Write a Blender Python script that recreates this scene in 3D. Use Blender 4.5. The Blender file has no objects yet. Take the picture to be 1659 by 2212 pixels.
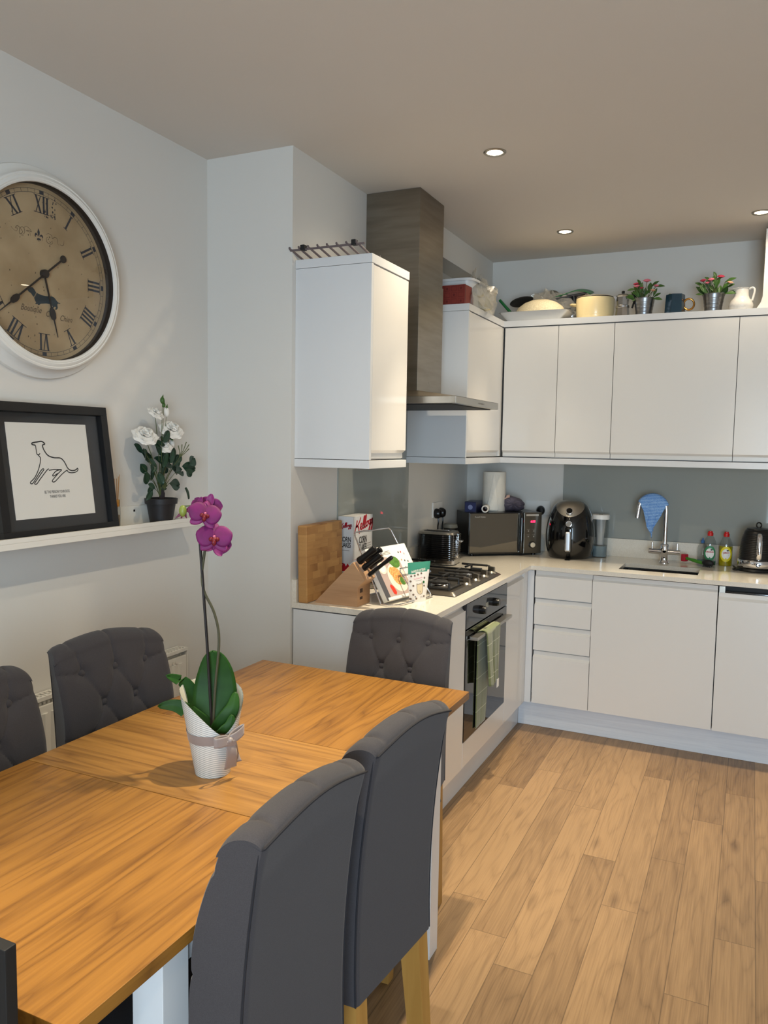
import bpy, bmesh, math, random
from mathutils import Matrix, Vector, Euler
R = random.Random(7)
PI = math.pi
SC = bpy.context.scene
COL = SC.collection

# ------------------------------------------------------------------ helpers
def lin(c):
    return tuple(((x/255)/12.92 if x/255 <= .04045 else ((x/255+.055)/1.055)**2.4) for x in c)

class MB:
    """collects shapes and links them as ONE mesh object"""
    def __init__(s):
        s.v = []; s.f = []; s.m = []; s.M = Matrix.Identity(4); s.bev = False
    def add(s, vs, fs, mi=0):
        o = len(s.v); M = s.M
        for p in vs:
            s.v.append(tuple(M @ Vector(p)))
        for f in fs:
            s.f.append([o+i for i in f]); s.m.append(mi)
        return s
    def box(s, x0, x1, y0, y1, z0, z1, b=0, mi=0, seg=2):
        if b <= 0:
            vs = [(x0,y0,z0),(x1,y0,z0),(x1,y1,z0),(x0,y1,z0),(x0,y0,z1),(x1,y0,z1),(x1,y1,z1),(x0,y1,z1)]
            fs = [(3,2,1,0),(4,5,6,7),(0,1,5,4),(1,2,6,5),(2,3,7,6),(3,0,4,7)]
            return s.add(vs, fs, mi)
        s.bev = True; bm = bmesh.new()
        bmesh.ops.create_cube(bm, size=1)
        for v in bm.verts:
            v.co = ((x0+x1)/2+v.co.x*(x1-x0), (y0+y1)/2+v.co.y*(y1-y0), (z0+z1)/2+v.co.z*(z1-z0))
        bmesh.ops.bevel(bm, geom=bm.edges[:], offset=b, segments=seg, affect='EDGES', profile=.5)
        bm.verts.index_update()
        s.add([v.co[:] for v in bm.verts], [[v.index for v in f.verts] for f in bm.faces], mi)
        bm.free(); return s
    def grid(s, nu, nv, fn, cu=False, cv=False, mi=0, flip=False):
        vs = []
        for j in range(nv if cv else nv+1):
            for i in range(nu if cu else nu+1):
                vs.append(fn(i/nu, j/nv))
        W = nu if cu else nu+1; Hh = nv if cv else nv+1
        fs = []
        for j in range(nv):
            for i in range(nu):
                a = j*W+i; b = j*W+(i+1) % W; c = ((j+1) % Hh)*W+(i+1) % W; d = ((j+1) % Hh)*W+i
                fs.append((d,c,b,a) if flip else (a,b,c,d))
        return s.add(vs, fs, mi)
    def lathe(s, prof, seg=32, c=(0,0,0), mi=0, sx=1, sy=1, cap=True):
        n = len(prof); vs = []; fs = []
        for r, z in prof:
            for i in range(seg):
                a = 2*PI*i/seg
                vs.append((c[0]+r*math.cos(a)*sx, c[1]+r*math.sin(a)*sy, c[2]+z))
        for j in range(n-1):
            for i in range(seg):
                a = j*seg+i; b = j*seg+(i+1) % seg
                fs.append((a,b,b+seg,a+seg))
        if cap and prof[0][0] > 1e-6: fs.append(tuple(reversed(range(seg))))
        if cap and prof[-1][0] > 1e-6: fs.append(tuple(range((n-1)*seg, n*seg)))
        return s.add(vs, fs, mi)
    def cyl(s, p, q, r, r2=None, seg=20, mi=0):
        return s.tube([p, q], [r, r if r2 is None else r2], seg, mi)
    def tube(s, pts, r, seg=10, mi=0, closed=False, flat=1):
        pts = [Vector(p) for p in pts]; n = len(pts)
        rr = r if isinstance(r, (list, tuple)) else [r]*n
        vs = []; fs = []; up = None
        for i, p in enumerate(pts):
            if closed: t = pts[(i+1) % n]-pts[i-1]
            else: t = pts[min(i+1, n-1)]-pts[max(i-1, 0)]
            t.normalize()
            if up is None:
                up = Vector((0,0,1)) if abs(t.z) < .9 else Vector((1,0,0))
            u = (up-t*up.dot(t))
            if u.length < 1e-6: u = t.orthogonal()
            u.normalize(); w = t.cross(u); up = u
            for k in range(seg):
                a = 2*PI*k/seg
                vs.append(p+(u*math.cos(a)*flat+w*math.sin(a))*rr[i])
        m = n if closed else n-1
        for i in range(m):
            for k in range(seg):
                a = i*seg+k; b = i*seg+(k+1) % seg; o = ((i+1) % n)*seg
                fs.append((a, b, o+(k+1) % seg, o+k))
        if not closed:
            fs.append(tuple(reversed(range(seg)))); fs.append(tuple(range((n-1)*seg, n*seg)))
        return s.add(vs, fs, mi)
    def ball(s, c, r, seg=16, rings=10, mi=0, sx=1, sy=1, sz=1):
        prof = [(max(1e-7, r*math.sin(PI*i/rings)), -r*math.cos(PI*i/rings)*sz) for i in range(rings+1)]
        return s.lathe(prof, seg, c, mi, sx, sy)
    def prism(s, poly, d0, d1, ax, mi=0):
        """poly in the plane of the other two axes, extruded along ax from d0 to d1"""
        def P(a, b, d): return {'x': (d,a,b), 'y': (a,d,b), 'z': (a,b,d)}[ax]
        n = len(poly)
        vs = [P(a,b,d0) for a,b in poly]+[P(a,b,d1) for a,b in poly]
        fs = [tuple(range(n)), tuple(reversed(range(n, 2*n)))]
        for i in range(n):
            j = (i+1) % n; fs.append((j, i, n+i, n+j))
        return s.add(vs, fs, mi)
    # flat printed marks on a plane: o + u*U + v*V
    def flat(s, poly, pl, mi=0, d=.0006):
        o, U, V = (Vector(x) for x in pl); n = U.cross(V).normalized()*d
        return s.add([o+U*a+V*b+n for a,b in poly], [tuple(range(len(poly)))], mi)
    def stroke(s, pts, w, pl, mi=0, d=.0007, sm=4, taper=False):
        pts = cr(pts, sm) if sm > 1 else [Vector((a,b)) for a,b in pts]
        o, U, V = (Vector(x) for x in pl); n = U.cross(V).normalized()*d
        vs = []; fs = []; N = len(pts)
        for i, p in enumerate(pts):
            t = pts[min(i+1, N-1)]-pts[max(i-1, 0)]
            if t.length < 1e-9: t = Vector((1,0))
            t.normalize(); q = Vector((-t.y, t.x))
            ww = w*(.35+.65*math.sin(PI*(i+.3)/(N-.4))) if taper else w
            for sg in (-1, 1):
                a = p+q*ww/2*sg; vs.append(o+U*a.x+V*a.y+n)
        for i in range(N-1): fs.append((2*i, 2*i+2, 2*i+3, 2*i+1))
        return s.add(vs, fs, mi)
    def disc(s, c, r, pl, mi=0, d=.0006, seg=20, sx=1):
        return s.flat([(c[0]+r*sx*math.cos(2*PI*i/seg), c[1]+r*math.sin(2*PI*i/seg)) for i in range(seg)], pl, mi, d)
    def text(s, body, size, c, pl, mi=0, d=.0007, shear=0, sx=1, bold=0, rot=0):
        """lettering, centred at c on the plane"""
        cu = bpy.data.curves.new('t', 'FONT'); cu.body = body; cu.size = size; cu.align_x = 'CENTER'
        cu.shear = shear; cu.offset = bold; cu.resolution_u = 3
        ob = bpy.data.objects.new('t', cu); COL.objects.link(ob)
        dg = bpy.context.evaluated_depsgraph_get(); me = ob.evaluated_get(dg).to_mesh()
        o, U, V = (Vector(x) for x in pl); n = U.cross(V).normalized()*d
        cs, sn = math.cos(rot), math.sin(rot)
        vs = []
        for v in me.vertices:
            x = v.co.x*sx; y = v.co.y
            vs.append(o+U*(c[0]+x*cs-y*sn)+V*(c[1]+x*sn+y*cs)+n)
        fs = [tuple(p.vertices) for p in me.polygons]
        ob.evaluated_get(dg).to_mesh_clear()
        bpy.data.objects.remove(ob); bpy.data.curves.remove(cu)
        return s.add(vs, fs, mi)
    def build(s, name, mats, parent=None, smooth=True, ang=40):
        me = bpy.data.meshes.new(name)
        me.from_pydata(s.v, [], s.f); me.update()
        for m in (mats if isinstance(mats, (list, tuple)) else [mats]): me.materials.append(m)
        me.polygons.foreach_set('material_index', s.m)
        if smooth:
            me.polygons.foreach_set('use_smooth', [True]*len(me.polygons))
            me.set_sharp_from_angle(angle=math.radians(ang))
        bm = bmesh.new(); bm.from_mesh(me); bmesh.ops.recalc_face_normals(bm, faces=bm.faces); bm.to_mesh(me); bm.free()
        o = bpy.data.objects.new(name, me); COL.objects.link(o)
        if parent: o.parent = parent
        if s.bev and smooth:
            w_ = o.modifiers.new('flat_faces', 'WEIGHTED_NORMAL'); w_.keep_sharp = True; w_.weight = 80
        return o

def cr(pts, k=6, closed=False):
    P = [Vector(p) for p in pts]; n = len(P); out = []
    rng = range(n) if closed else range(n-1)
    for i in rng:
        p0 = P[i-1] if (closed or i > 0) else P[0]; p1 = P[i]; p2 = P[(i+1) % n]
        p3 = P[(i+2) % n] if (closed or i+2 < n) else P[-1]
        for j in range(k):
            t = j/k
            out.append(.5*((2*p1)+(p2-p0)*t+(2*p0-5*p1+4*p2-p3)*t*t+(3*p1-p0-3*p2+p3)*t**3))
    if not closed: out.append(P[-1])
    return out

def thing(name, label, cat, loc=(0,0,0), rotz=0, group=None):
    o = bpy.data.objects.new(name, None); o.empty_display_size = .05; COL.objects.link(o)
    o.location = loc; o.rotation_euler = (0,0,rotz); o['label'] = label; o['category'] = cat
    if group: o['group'] = group
    return o
def tag(o, label, cat, group=None):
    o['label'] = label; o['category'] = cat
    if group: o['group'] = group
    return o
def struct(o):
    o['kind'] = 'structure'; return o
def dup(root, loc, rotz, label, group=None):
    r = root.copy(); COL.objects.link(r); r.location = loc; r.rotation_euler = (0,0,rotz); r['label'] = label
    if group: r['group'] = group
    for ch in list(root.children):
        c = ch.copy(); COL.objects.link(c); c.parent = r
        for g in ch.children:
            d = g.copy(); COL.objects.link(d); d.parent = c
    return r

# ------------------------------------------------------------------ materials
def nodes(name):
    m = bpy.data.materials.new(name); m.use_nodes = True
    return m, m.node_tree, m.node_tree.nodes['Principled BSDF']
def mat(name, c, rough=.5, metal=0, spec=.5, coat=0, bump=None, sheen=0, trans=0, ior=1.45, alpha=1, emit=None, noise=None, coatr=.03, aniso=0):
    m, nt, b = nodes(name)
    b.inputs['Base Color'].default_value = (*lin(c), 1)
    b.inputs['Roughness'].default_value = rough; b.inputs['Metallic'].default_value = metal
    b.inputs['Specular IOR Level'].default_value = spec; b.inputs['Coat Weight'].default_value = coat
    b.inputs['Coat Roughness'].default_value = coatr; b.inputs['IOR'].default_value = ior
    b.inputs['Sheen Weight'].default_value = sheen; b.inputs['Transmission Weight'].default_value = trans
    b.inputs['Alpha'].default_value = alpha; b.inputs['Anisotropic'].default_value = aniso
    if emit:
        b.inputs['Emission Color'].default_value = (*lin(emit[0]), 1); b.inputs['Emission Strength'].default_value = emit[1]
    if bump or noise:
        tc = nt.nodes.new('ShaderNodeTexCoord')
    if bump:      # (scale, strength, distance)
        n = nt.nodes.new('ShaderNodeTexNoise'); n.inputs['Scale'].default_value = bump[0]; n.inputs['Detail'].default_value = 3
        mp = nt.nodes.new('ShaderNodeMapping')
        if len(bump) > 3: mp.inputs['Scale'].default_value = bump[3]
        nt.links.new(tc.outputs['Object'], mp.inputs[0]); nt.links.new(mp.outputs[0], n.inputs[0])
        bp = nt.nodes.new('ShaderNodeBump'); bp.inputs['Strength'].default_value = bump[1]; bp.inputs['Distance'].default_value = bump[2]
        nt.links.new(n.outputs[0], bp.inputs['Height']); nt.links.new(bp.outputs[0], b.inputs['Normal'])
    if noise:     # (scale, colour2, stretch)
        n = nt.nodes.new('ShaderNodeTexNoise'); n.inputs['Scale'].default_value = noise[0]; n.inputs['Detail'].default_value = 5
        mp = nt.nodes.new('ShaderNodeMapping')
        if len(noise) > 2: mp.inputs['Scale'].default_value = noise[2]
        nt.links.new(tc.outputs['Object'], mp.inputs[0]); nt.links.new(mp.outputs[0], n.inputs[0])
        rp = nt.nodes.new('ShaderNodeValToRGB'); rp.color_ramp.elements[0].position = .35; rp.color_ramp.elements[1].position = .68
        rp.color_ramp.elements[0].color = (*lin(c), 1); rp.color_ramp.elements[1].color = (*lin(noise[1]), 1)
        nt.links.new(n.outputs[0], rp.inputs[0]); nt.links.new(rp.outputs[0], b.inputs['Base Color'])
    return m

def wood(name, light, dark, ax=('X','Y'), w=.1, L=1.2, off=0., rings=9, tone=.25, gap=.5, rough=.35, fib=.5, along=1.0, across=7.0, knots=0, coat=0, gw=.006, bump=.15, rw=.42, fq=260, blot=.9):
    """boards running along ax[0], laid side by side along ax[1]"""
    m, nt, b = nodes(name); N = nt.nodes; K = nt.links
    def nd(t, **k):
        x = N.new(t)
        for a, v in k.items(): setattr(x, a, v)
        return x
    def math_(op, a, b_=None, c=None):
        x = nd('ShaderNodeMath', operation=op)
        for i, v in enumerate((a, b_, c)):
            if v is None: continue
            if isinstance(v, (int, float)): x.inputs[i].default_value = v
            else: K.new(v, x.inputs[i])
        return x.outputs[0]
    def comb(a, b_, c):
        x = nd('ShaderNodeCombineXYZ')
        for i, v in enumerate((a, b_, c)):
            if isinstance(v, (int, float)): x.inputs[i].default_value = v
            else: K.new(v, x.inputs[i])
        return x.outputs[0]
    tc = nd('ShaderNodeTexCoord'); sp = nd('ShaderNodeSeparateXYZ'); K.new(tc.outputs['Object'], sp.inputs[0])
    A = sp.outputs[ax[0]]; C = sp.outputs[ax[1]]
    T = sp.outputs[[q for q in 'XYZ' if q not in ax][0]]
    cr_ = math_('DIVIDE', math_('SUBTRACT', C, off), w); row = math_('FLOOR', cr_); fr = math_('FRACT', cr_)
    wn = nd('ShaderNodeTexWhiteNoise', noise_dimensions='1D'); K.new(row, wn.inputs['W'])
    sh = math_('ADD', math_('DIVIDE', A, L), math_('MULTIPLY', wn.outputs['Value'], 9.7))
    colm = math_('FLOOR', sh); fl = math_('FRACT', sh)
    wi = nd('ShaderNodeTexWhiteNoise', noise_dimensions='2D'); K.new(comb(row, colm, 0), wi.inputs['Vector'])
    ID = wi.outputs['Value']
    seed = math_('MULTIPLY', ID, 40)
    n1 = nd('ShaderNodeTexNoise'); n1.inputs['Scale'].default_value = 1; n1.inputs['Detail'].default_value = 2.5; n1.inputs['Roughness'].default_value = .45
    K.new(comb(math_('ADD', math_('MULTIPLY', A, along), seed), math_('MULTIPLY', C, across), math_('ADD', T, seed)), n1.inputs['Vector'])
    rg = math_('ABSOLUTE', math_('SINE', math_('MULTIPLY', n1.outputs['Fac'], rings*PI)))
    rg = math_('POWER', rg, .55)
    n2 = nd('ShaderNodeTexNoise'); n2.inputs['Scale'].default_value = 1; n2.inputs['Detail'].default_value = 4
    K.new(comb(math_('ADD', math_('MULTIPLY', A, 5), seed), math_('MULTIPLY', C, fq), math_('MULTIPLY', T, fq)), n2.inputs['Vector'])
    n3 = nd('ShaderNodeTexNoise'); n3.inputs['Scale'].default_value = 1; n3.inputs['Detail'].default_value = 2
    K.new(comb(math_('ADD', math_('MULTIPLY', A, 2.2), seed), math_('MULTIPLY', C, 24), T), n3.inputs['Vector'])
    # value: 0 dark .. 1 light
    v = math_('ADD', math_('MULTIPLY', rg, rw), math_('MULTIPLY', math_('SUBTRACT', n2.outputs['Fac'], .5), fib))
    v = math_('ADD', v, math_('MULTIPLY', math_('SUBTRACT', n3.outputs['Fac'], .5), blot))
    v = math_('ADD', v, math_('ADD', math_('MULTIPLY', math_('SUBTRACT', ID, .5), tone*2), .38+(.42-rw)*.6))
    if knots:
        vo = nd('ShaderNodeTexVoronoi'); vo.inputs['Scale'].default_value = 1
        K.new(comb(math_('ADD', math_('MULTIPLY', A, 1.5), seed), math_('MULTIPLY', C, 5.5), seed), vo.inputs['Vector'])
        kn = math_('SMOOTH_MIN', math_('MULTIPLY', vo.outputs['Distance'], 9), 1, .1)
        v = math_('SUBTRACT', v, math_('MULTIPLY', math_('SUBTRACT', 1, kn), knots))
    rp = nd('ShaderNodeValToRGB'); e = rp.color_ramp.elements
    e[0].position = .05; e[0].color = (*lin(dark), 1); e[1].position = .95; e[1].color = (*lin(light), 1)
    K.new(v, rp.inputs[0])
    d1 = math_('MINIMUM', fr, math_('SUBTRACT', 1, fr)); d2 = math_('MINIMUM', fl, math_('SUBTRACT', 1, fl))
    g1 = math_('LESS_THAN', math_('MULTIPLY', d1, w), gw/4); g2 = math_('LESS_THAN', math_('MULTIPLY', d2, L), gw/4)
    g = math_('MULTIPLY', math_('MAXIMUM', g1, g2), gap)
    mx = nd('ShaderNodeMix', data_type='RGBA'); K.new(g, mx.inputs[0]); K.new(rp.outputs[0], mx.inputs[6])
    mx.inputs[7].default_value = (*[q*.25 for q in lin(dark)], 1)
    K.new(mx.outputs[2], b.inputs['Base Color'])
    b.inputs['Roughness'].default_value = rough; b.inputs['Coat Weight'].default_value = coat; b.inputs['Coat Roughness'].default_value = .25
    bp = nd('ShaderNodeBump'); bp.inputs['Strength'].default_value = bump; bp.inputs['Distance'].default_value = .002
    K.new(math_('SUBTRACT', v, g), bp.inputs['Height']); K.new(bp.outputs[0], b.inputs['Normal'])
    return m

def clear(name, tint=(255,255,255), gloss=.05, rough=.03):
    """thin clear sheet: lets light straight through, with a mirror sheen that grows at grazing angles"""
    m = bpy.data.materials.new(name); m.use_nodes = True; nt = m.node_tree; nt.nodes.clear()
    out = nt.nodes.new('ShaderNodeOutputMaterial'); t = nt.nodes.new('ShaderNodeBsdfTransparent'); g = nt.nodes.new('ShaderNodeBsdfGlossy')
    mx = nt.nodes.new('ShaderNodeMixShader'); fr = nt.nodes.new('ShaderNodeLayerWeight'); fr.inputs[0].default_value = .5
    pw = nt.nodes.new('ShaderNodeMath'); pw.operation = 'POWER'; pw.inputs[1].default_value = 4
    ma = nt.nodes.new('ShaderNodeMath'); ma.operation = 'MULTIPLY_ADD'; ma.inputs[1].default_value = .55; ma.inputs[2].default_value = gloss
    t.inputs[0].default_value = (*lin(tint), 1); g.inputs['Roughness'].default_value = rough
    nt.links.new(fr.outputs['Facing'], pw.inputs[0]); nt.links.new(pw.outputs[0], ma.inputs[0]); nt.links.new(ma.outputs[0], mx.inputs[0])
    nt.links.new(t.outputs[0], mx.inputs[1]); nt.links.new(g.outputs[0], mx.inputs[2]); nt.links.new(mx.outputs[0], out.inputs[0])
    return m

M = {}
M['wall'] = mat('wall paint', (216,213,207), .75, bump=(180,.06,.002))
M['ceil'] = mat('ceiling paint', (214,208,200), .85, bump=(140,.05,.002))
M['gloss'] = mat('white gloss lacquer', (222,219,214), .24, spec=.4, coat=.22, coatr=.05)
M['panel'] = mat('white satin panel', (216,217,218), .22, spec=.4)
M['plinth'] = mat('white plinth board', (214,218,224), .3, spec=.4, noise=(5,(206,210,217),(1,1,30)))
M['carcass'] = mat('cabinet carcass', (190,188,184), .5)
M['black'] = mat('black plastic', (14,14,15), .3)
M['blackmatt'] = mat('matt black', (22,22,23), .6)
M['blackgloss'] = mat('gloss black plastic', (8,8,9), .08, coat=.6)
M['chrome'] = mat('chrome', (225,225,228), .06, 1)
M['steel'] = mat('brushed steel', (150,142,130), .34, 1, bump=(60,.12,.001,(1,1,40)), noise=(4,(134,126,114),(1,1,9)))
M['steel2'] = mat('satin steel', (170,165,156), .33, 1)
M['sinksteel'] = mat('shaded sink steel', (52,49,46), .4, 1)  # steel colour darkened to carry the shade inside the bowl
M['iron'] = mat('cast iron', (16,16,17), .5)
M['whitepaint'] = mat('white paint', (226,226,226), .4)
M['offwhite'] = mat('off white paint', (225,222,214), .45)
M['clockwhite'] = mat('chalky white clock paint', (228,226,220), .45, bump=(40,.1,.003))
M['quartz'] = mat('white quartz', (226,220,208), .12, coat=.3, noise=(220,(216,209,196)))
M['splash'] = mat('grey painted glass', (150,153,148), .03, spec=.32)
M['fabric'] = mat('charcoal linen', (50,48,52), .9, sheen=.12, bump=(900,.35,.0008), noise=(700,(58,56,60)))
M['seam'] = mat('dark seam thread', (30,30,36), .9)
M['oakleg'] = mat('oak leg', (176,134,70), .45, noise=(30,(158,116,56),(1,1,.08)))
M['floor'] = wood('oak floor boards', (158,127,90), (88,64,40), ('Y','X'), .1165, 1.15, .0735, rings=10, tone=.22, gap=.5, rough=.42, fib=.8, fq=200, blot=.35, along=1.3, across=8, knots=.55, gw=.005, rw=.24)
M['oakY'] = wood('oak table boards lengthwise', (196,142,68), (148,94,34), ('Y','X'), .09, 3, .03, rings=7, tone=.12, gap=.12, rough=.42, fib=.55, along=.9, across=9, gw=.002, coat=.1)
M['oakX'] = wood('oak table boards crosswise', (200,148,76), (152,100,40), ('X','Y'), .107, 3, -2.84, rings=6, tone=.1, gap=.2, rough=.42, fib=.6, along=.8, across=9, gw=.002, coat=.1)
M['board'] = wood('end grain chopping board', (196,148,88), (140,90,44), ('Y','Z'), .03, .06, 0, rings=2, tone=.25, gap=.12, rough=.5, fib=.3, along=4, across=4, gw=.002)
M['beech'] = wood('beech block', (190,150,112), (150,110,76), ('X','Z'), .5, 5, 0, rings=2.5, tone=.05, gap=0, rough=.5, fib=.45, along=1.2, across=8)
M['red'] = mat('red ink', (178,22,40), .5)
M['ink'] = mat('black ink', (22,20,22), .6)
M['greyink'] = mat('grey ink', (120,112,104), .6)
M['pinkink'] = mat('pink ink', (206,110,140), .6)
M['teal'] = mat('teal print', (62,140,120), .5)
M['greenink'] = mat('green print', (30,92,44), .5)
M['paper'] = mat('white paper', (232,230,224), .6)
M['card'] = mat('white card', (214,213,210), .5)
M['lamp'] = mat('lit lamp', (255,240,215), .5, emit=((255,236,205), 22))
M['plastic'] = mat('white plastic', (228,226,222), .35)
M['clear'] = clear('clear plastic', (238,240,240), .07)
M['bag'] = clear('crinkled clear bag', (232,230,224), .16, .12)
nt = M['bag'].node_tree; o_ = nt.nodes['Material Output']; sh_ = o_.inputs[0].links[0].from_socket
df = nt.nodes.new('ShaderNodeBsdfDiffuse'); df.inputs[0].default_value = (.75,.73,.68,1); m2 = nt.nodes.new('ShaderNodeMixShader'); m2.inputs[0].default_value = .22
nt.links.new(sh_, m2.inputs[1]); nt.links.new(df.outputs[0], m2.inputs[2]); nt.links.new(m2.outputs[0], o_.inputs[0])
M['pane'] = clear('window glass', (250,252,252), .03)
M['pictureglass'] = clear('picture glass', (252,252,252), .03, .01)
M['leaf'] = mat('dark leaf', (34,62,44), .4)
M['leaf2'] = mat('fresh leaf', (62,96,40), .45)
M['stem'] = mat('stem', (88,96,56), .6)
# ------------------------------------------------------------------ the room
ZC = 2.631; ZT = .888; XW = -.587; YW = .635; YP = -1.463; XL = -.985; XR = 3.0; YR = -6.4
struct(MB().box(XL-.1, XR+.1, YR-.1, YW+.1, -.06, 0).build('floor', M['floor']))
struct(MB().box(XL-.1, XR+.1, YR-.1, YW+.1, ZC, ZC+.08).build('ceiling', M['ceil']))
struct(MB().box(XL-.1, XL, YR, YP, 0, ZC).build('wall_left', M['wall']))
struct(MB().box(XL-.1, XW, YP, YW, 0, ZC).build('wall_kitchen', M['wall']))
struct(MB().box(XL-.1, XR+.1, YW, YW+.1, 0, ZC).build('wall_back', M['wall']))
struct(MB().box(XR, XR+.1, YR, YW, 0, ZC).build('wall_right', M['wall']))
w = MB()
w.box(XL-.1, 1.2, YR-.1, YR, 0, ZC); w.box(2.96, XR+.1, YR-.1, YR, 0, ZC); w.box(1.2, 2.96, YR-.1, YR, 2.25, ZC)
struct(w.build('wall_rear', M['wall']))
# glazed garden doors behind the camera: the daylight of the room
t = MB(); p = MB()
for i in range(2):
    x0 = 1.2+i*.88
    t.box(x0, x0+.06, YR-.07, YR-.01, 0, 2.25); t.box(x0+.82, x0+.88, YR-.07, YR-.01, 0, 2.25)
    t.box(x0+.06, x0+.82, YR-.07, YR-.01, 0, .1); t.box(x0+.06, x0+.82, YR-.07, YR-.01, 2.16, 2.25)
    p.box(x0+.06, x0+.82, YR-.045, YR-.04, .1, 2.16)
win = struct(t.build('window_1', M['whitepaint'])); p.build('pane', M['pane'], win)
struct(MB().box(XL, XL+.015, YR, YP, 0, .12, .004).build('baseboard_left', M['whitepaint']))
struct(MB().box(XL+.015, XW+.015, YP-.015, YP, 0, .12, .004).build('baseboard_pier', M['whitepaint']))
# boxed-in beam along the kitchen wall
struct(MB().box(XW, -.456, -.545, YW, 2.48, ZC).build('trim_1', M['wall']))

# ------------------------------------------------------------------ doors with a finger-pull
def slab(t0, front, a0, a1, z0, z1, ax, top=None, sgn=1):
    """a lacquered front: slab normal to ax, its face at `front`, 20 mm thick, a bevelled finger-pull at top or bottom"""
    th = .02; h = .032; rc = .014
    f = front; b = front-sgn*th
    if top == 'top': pr = [(b,z0),(f,z0),(f,z1-h),(f-sgn*rc,z1-h+.012),(f-sgn*rc,z1),(b,z1)]
    elif top == 'bottom': pr = [(b,z1),(f,z1),(f,z0+h),(f-sgn*rc,z0+h-.012),(f-sgn*rc,z0),(b,z0)]
    else: pr = [(b,z0),(f,z0),(f,z1),(b,z1)]
    if ax == 'x': t0.prism(pr, a0, a1, 'y')
    else: t0.prism(pr, a0, a1, 'x')
    return t0

# ---- wall cabinet left of the hood
ZTOP = 2.214; ZBOT = 1.424
cA = thing('wall_cabinet', 'tall white wall cabinet on the pier side of the cooker hood, wire rack on top', 'cabinet', (XW,-1.265,ZBOT))
def L(m, o):   # shift world coordinates into the frame of an unrotated thing
    m.M = Matrix.Translation(-Vector(o.location)); return m
y0, y1 = -1.438, -1.094; fx = -.262
b = L(MB(), cA).box(XW, fx-.022, y0+.018, y1, ZBOT+.034, ZTOP-.036); b.build('carcass', M['carcass'], cA)
L(MB(), cA).box(XW, fx, y0, y0+.018, ZBOT+.033, ZTOP-.034, .001).build('side_panel', M['panel'], cA)
slab(L(MB(), cA), fx-.001, y0+.021, y1-.002, ZBOT+.038, ZTOP-.038, 'x', 'bottom').build('door', M['gloss'], cA)
L(MB(), cA).box(XW, fx+.002, y0-.002, y1+.001, ZTOP-.033, ZTOP, .0015).build('cornice_board', M['panel'], cA)
L(MB(), cA).box(XW, fx+.002, y0-.002, y1+.001, ZBOT, ZBOT+.031, .0015).build('light_rail', M['panel'], cA)

# ---- corner wall cabinet beyond the hood
yb = -.348; wyf = .254
cB = thing('wall_cabinet', 'narrow white wall cabinet beyond the cooker hood with grey end panel, meeting the corner', 'cabinet', (XW,-.05,ZBOT))
L(MB(), cB).box(XW, fx-.022, yb+.018, YW, ZBOT+.034, ZTOP-.036).build('carcass', M['carcass'], cB)
L(MB(), cB).box(XW, fx, yb, yb+.018, ZBOT+.033, ZTOP-.034, .001).build('side_panel', M['panel'], cB)
slab(L(MB(), cB), fx-.001, yb+.021, wyf-.026, ZBOT+.038, ZTOP-.038, 'x', 'bottom').build('door', M['gloss'], cB)
L(MB(), cB).box(fx-.022, fx-.001, wyf-.024, wyf-.001, ZBOT+.038, ZTOP-.038).build('corner_post', M['gloss'], cB)
# ---- back-wall cabinets
def wallcab(x0, x1, doors, label):
    c = thing('wall_cabinet', label, 'cabinet', ((x0+x1)/2, YW, ZBOT), 0, 'wall cabinets over the sink run')
    L(MB(), c).box(x0+.001, x1-.001, wyf+.022, YW, ZBOT+.034, ZTOP-.036).build('carcass', M['carcass'], c)
    for a, b_ in doors:
        slab(L(MB(), c), wyf+.001, a+.0015, b_-.0015, ZBOT+.038, ZTOP-.038, 'y', 'bottom', -1).build('door', M['gloss'], c)
    return c
wallcab(-.255, .343, [(-.255,.046),(.046,.343)], 'white two door wall cabinet above microwave and air fryer, next to corner')
wallcab(.343, .945, [(.343,.945)], 'wide single door white wall cabinet above the sink tap')
wallcab(.945, 1.545, [(.945,1.545)], 'white wall cabinet above the kettle, cut off by right edge of photo')
def lrun(name, z0, z1, label, cat):
    m = MB()
    poly = [(XW,yb-.002),(fx+.002,yb-.002),(fx+.002,wyf-.002),(1.56,wyf-.002),(1.56,YW),(XW,YW)]
    m.prism(poly, z0, z1, 'z'); return tag(m.build(name, M['panel'], smooth=False), label, cat)
lrun('cornice', ZTOP-.033, ZTOP, 'white cornice board running along the tops of the corner and sink run wall cabinets', 'cornice')
lrun('light_pelmet', ZBOT, ZBOT+.031, 'white pelmet board under the corner and sink run wall cabinets', 'pelmet')

# ---- base units, left run
def base(name, label, loc, cat='cabinet', group=None): return thing(name, label, cat, loc, 0, group)
ZP = .139; ZD = ZT-.026
bL = base('base_cabinet', 'white base cabinet with plain end panel behind the far dining chair', (-.3,-1.21,ZP))
L(MB(), bL).box(XW, -.042, -1.43, -.986, ZP, ZD).build('carcass', M['carcass'], bL)
L(MB(), bL).box(XW+.006, -.02, -1.45, -1.431, ZP, ZD-.001, .001).build('end_panel', M['panel'], bL)
slab(L(MB(), bL), -.02, -1.428, -.989, ZP+.002, ZD-.004, 'x', 'top').build('door', M['gloss'], bL)
L(MB(), bL).box(-.03, -.021, -1.0, -.9865, ZD-.06, ZD-.002).build('hinge_plate', M['blackmatt'], bL)
bC = base('base_cabinet', 'white corner base panel between the oven and the stack of drawers', (-.2,-.2,ZP))
L(MB(), bC).box(XW, -.042, -.374, YW, ZP, ZD).build('carcass', M['carcass'], bC)
slab(L(MB(), bC), -.02, -.372, -.05, ZP+.002, ZD-.004, 'x', 'top').build('door', M['gloss'], bC)
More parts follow.
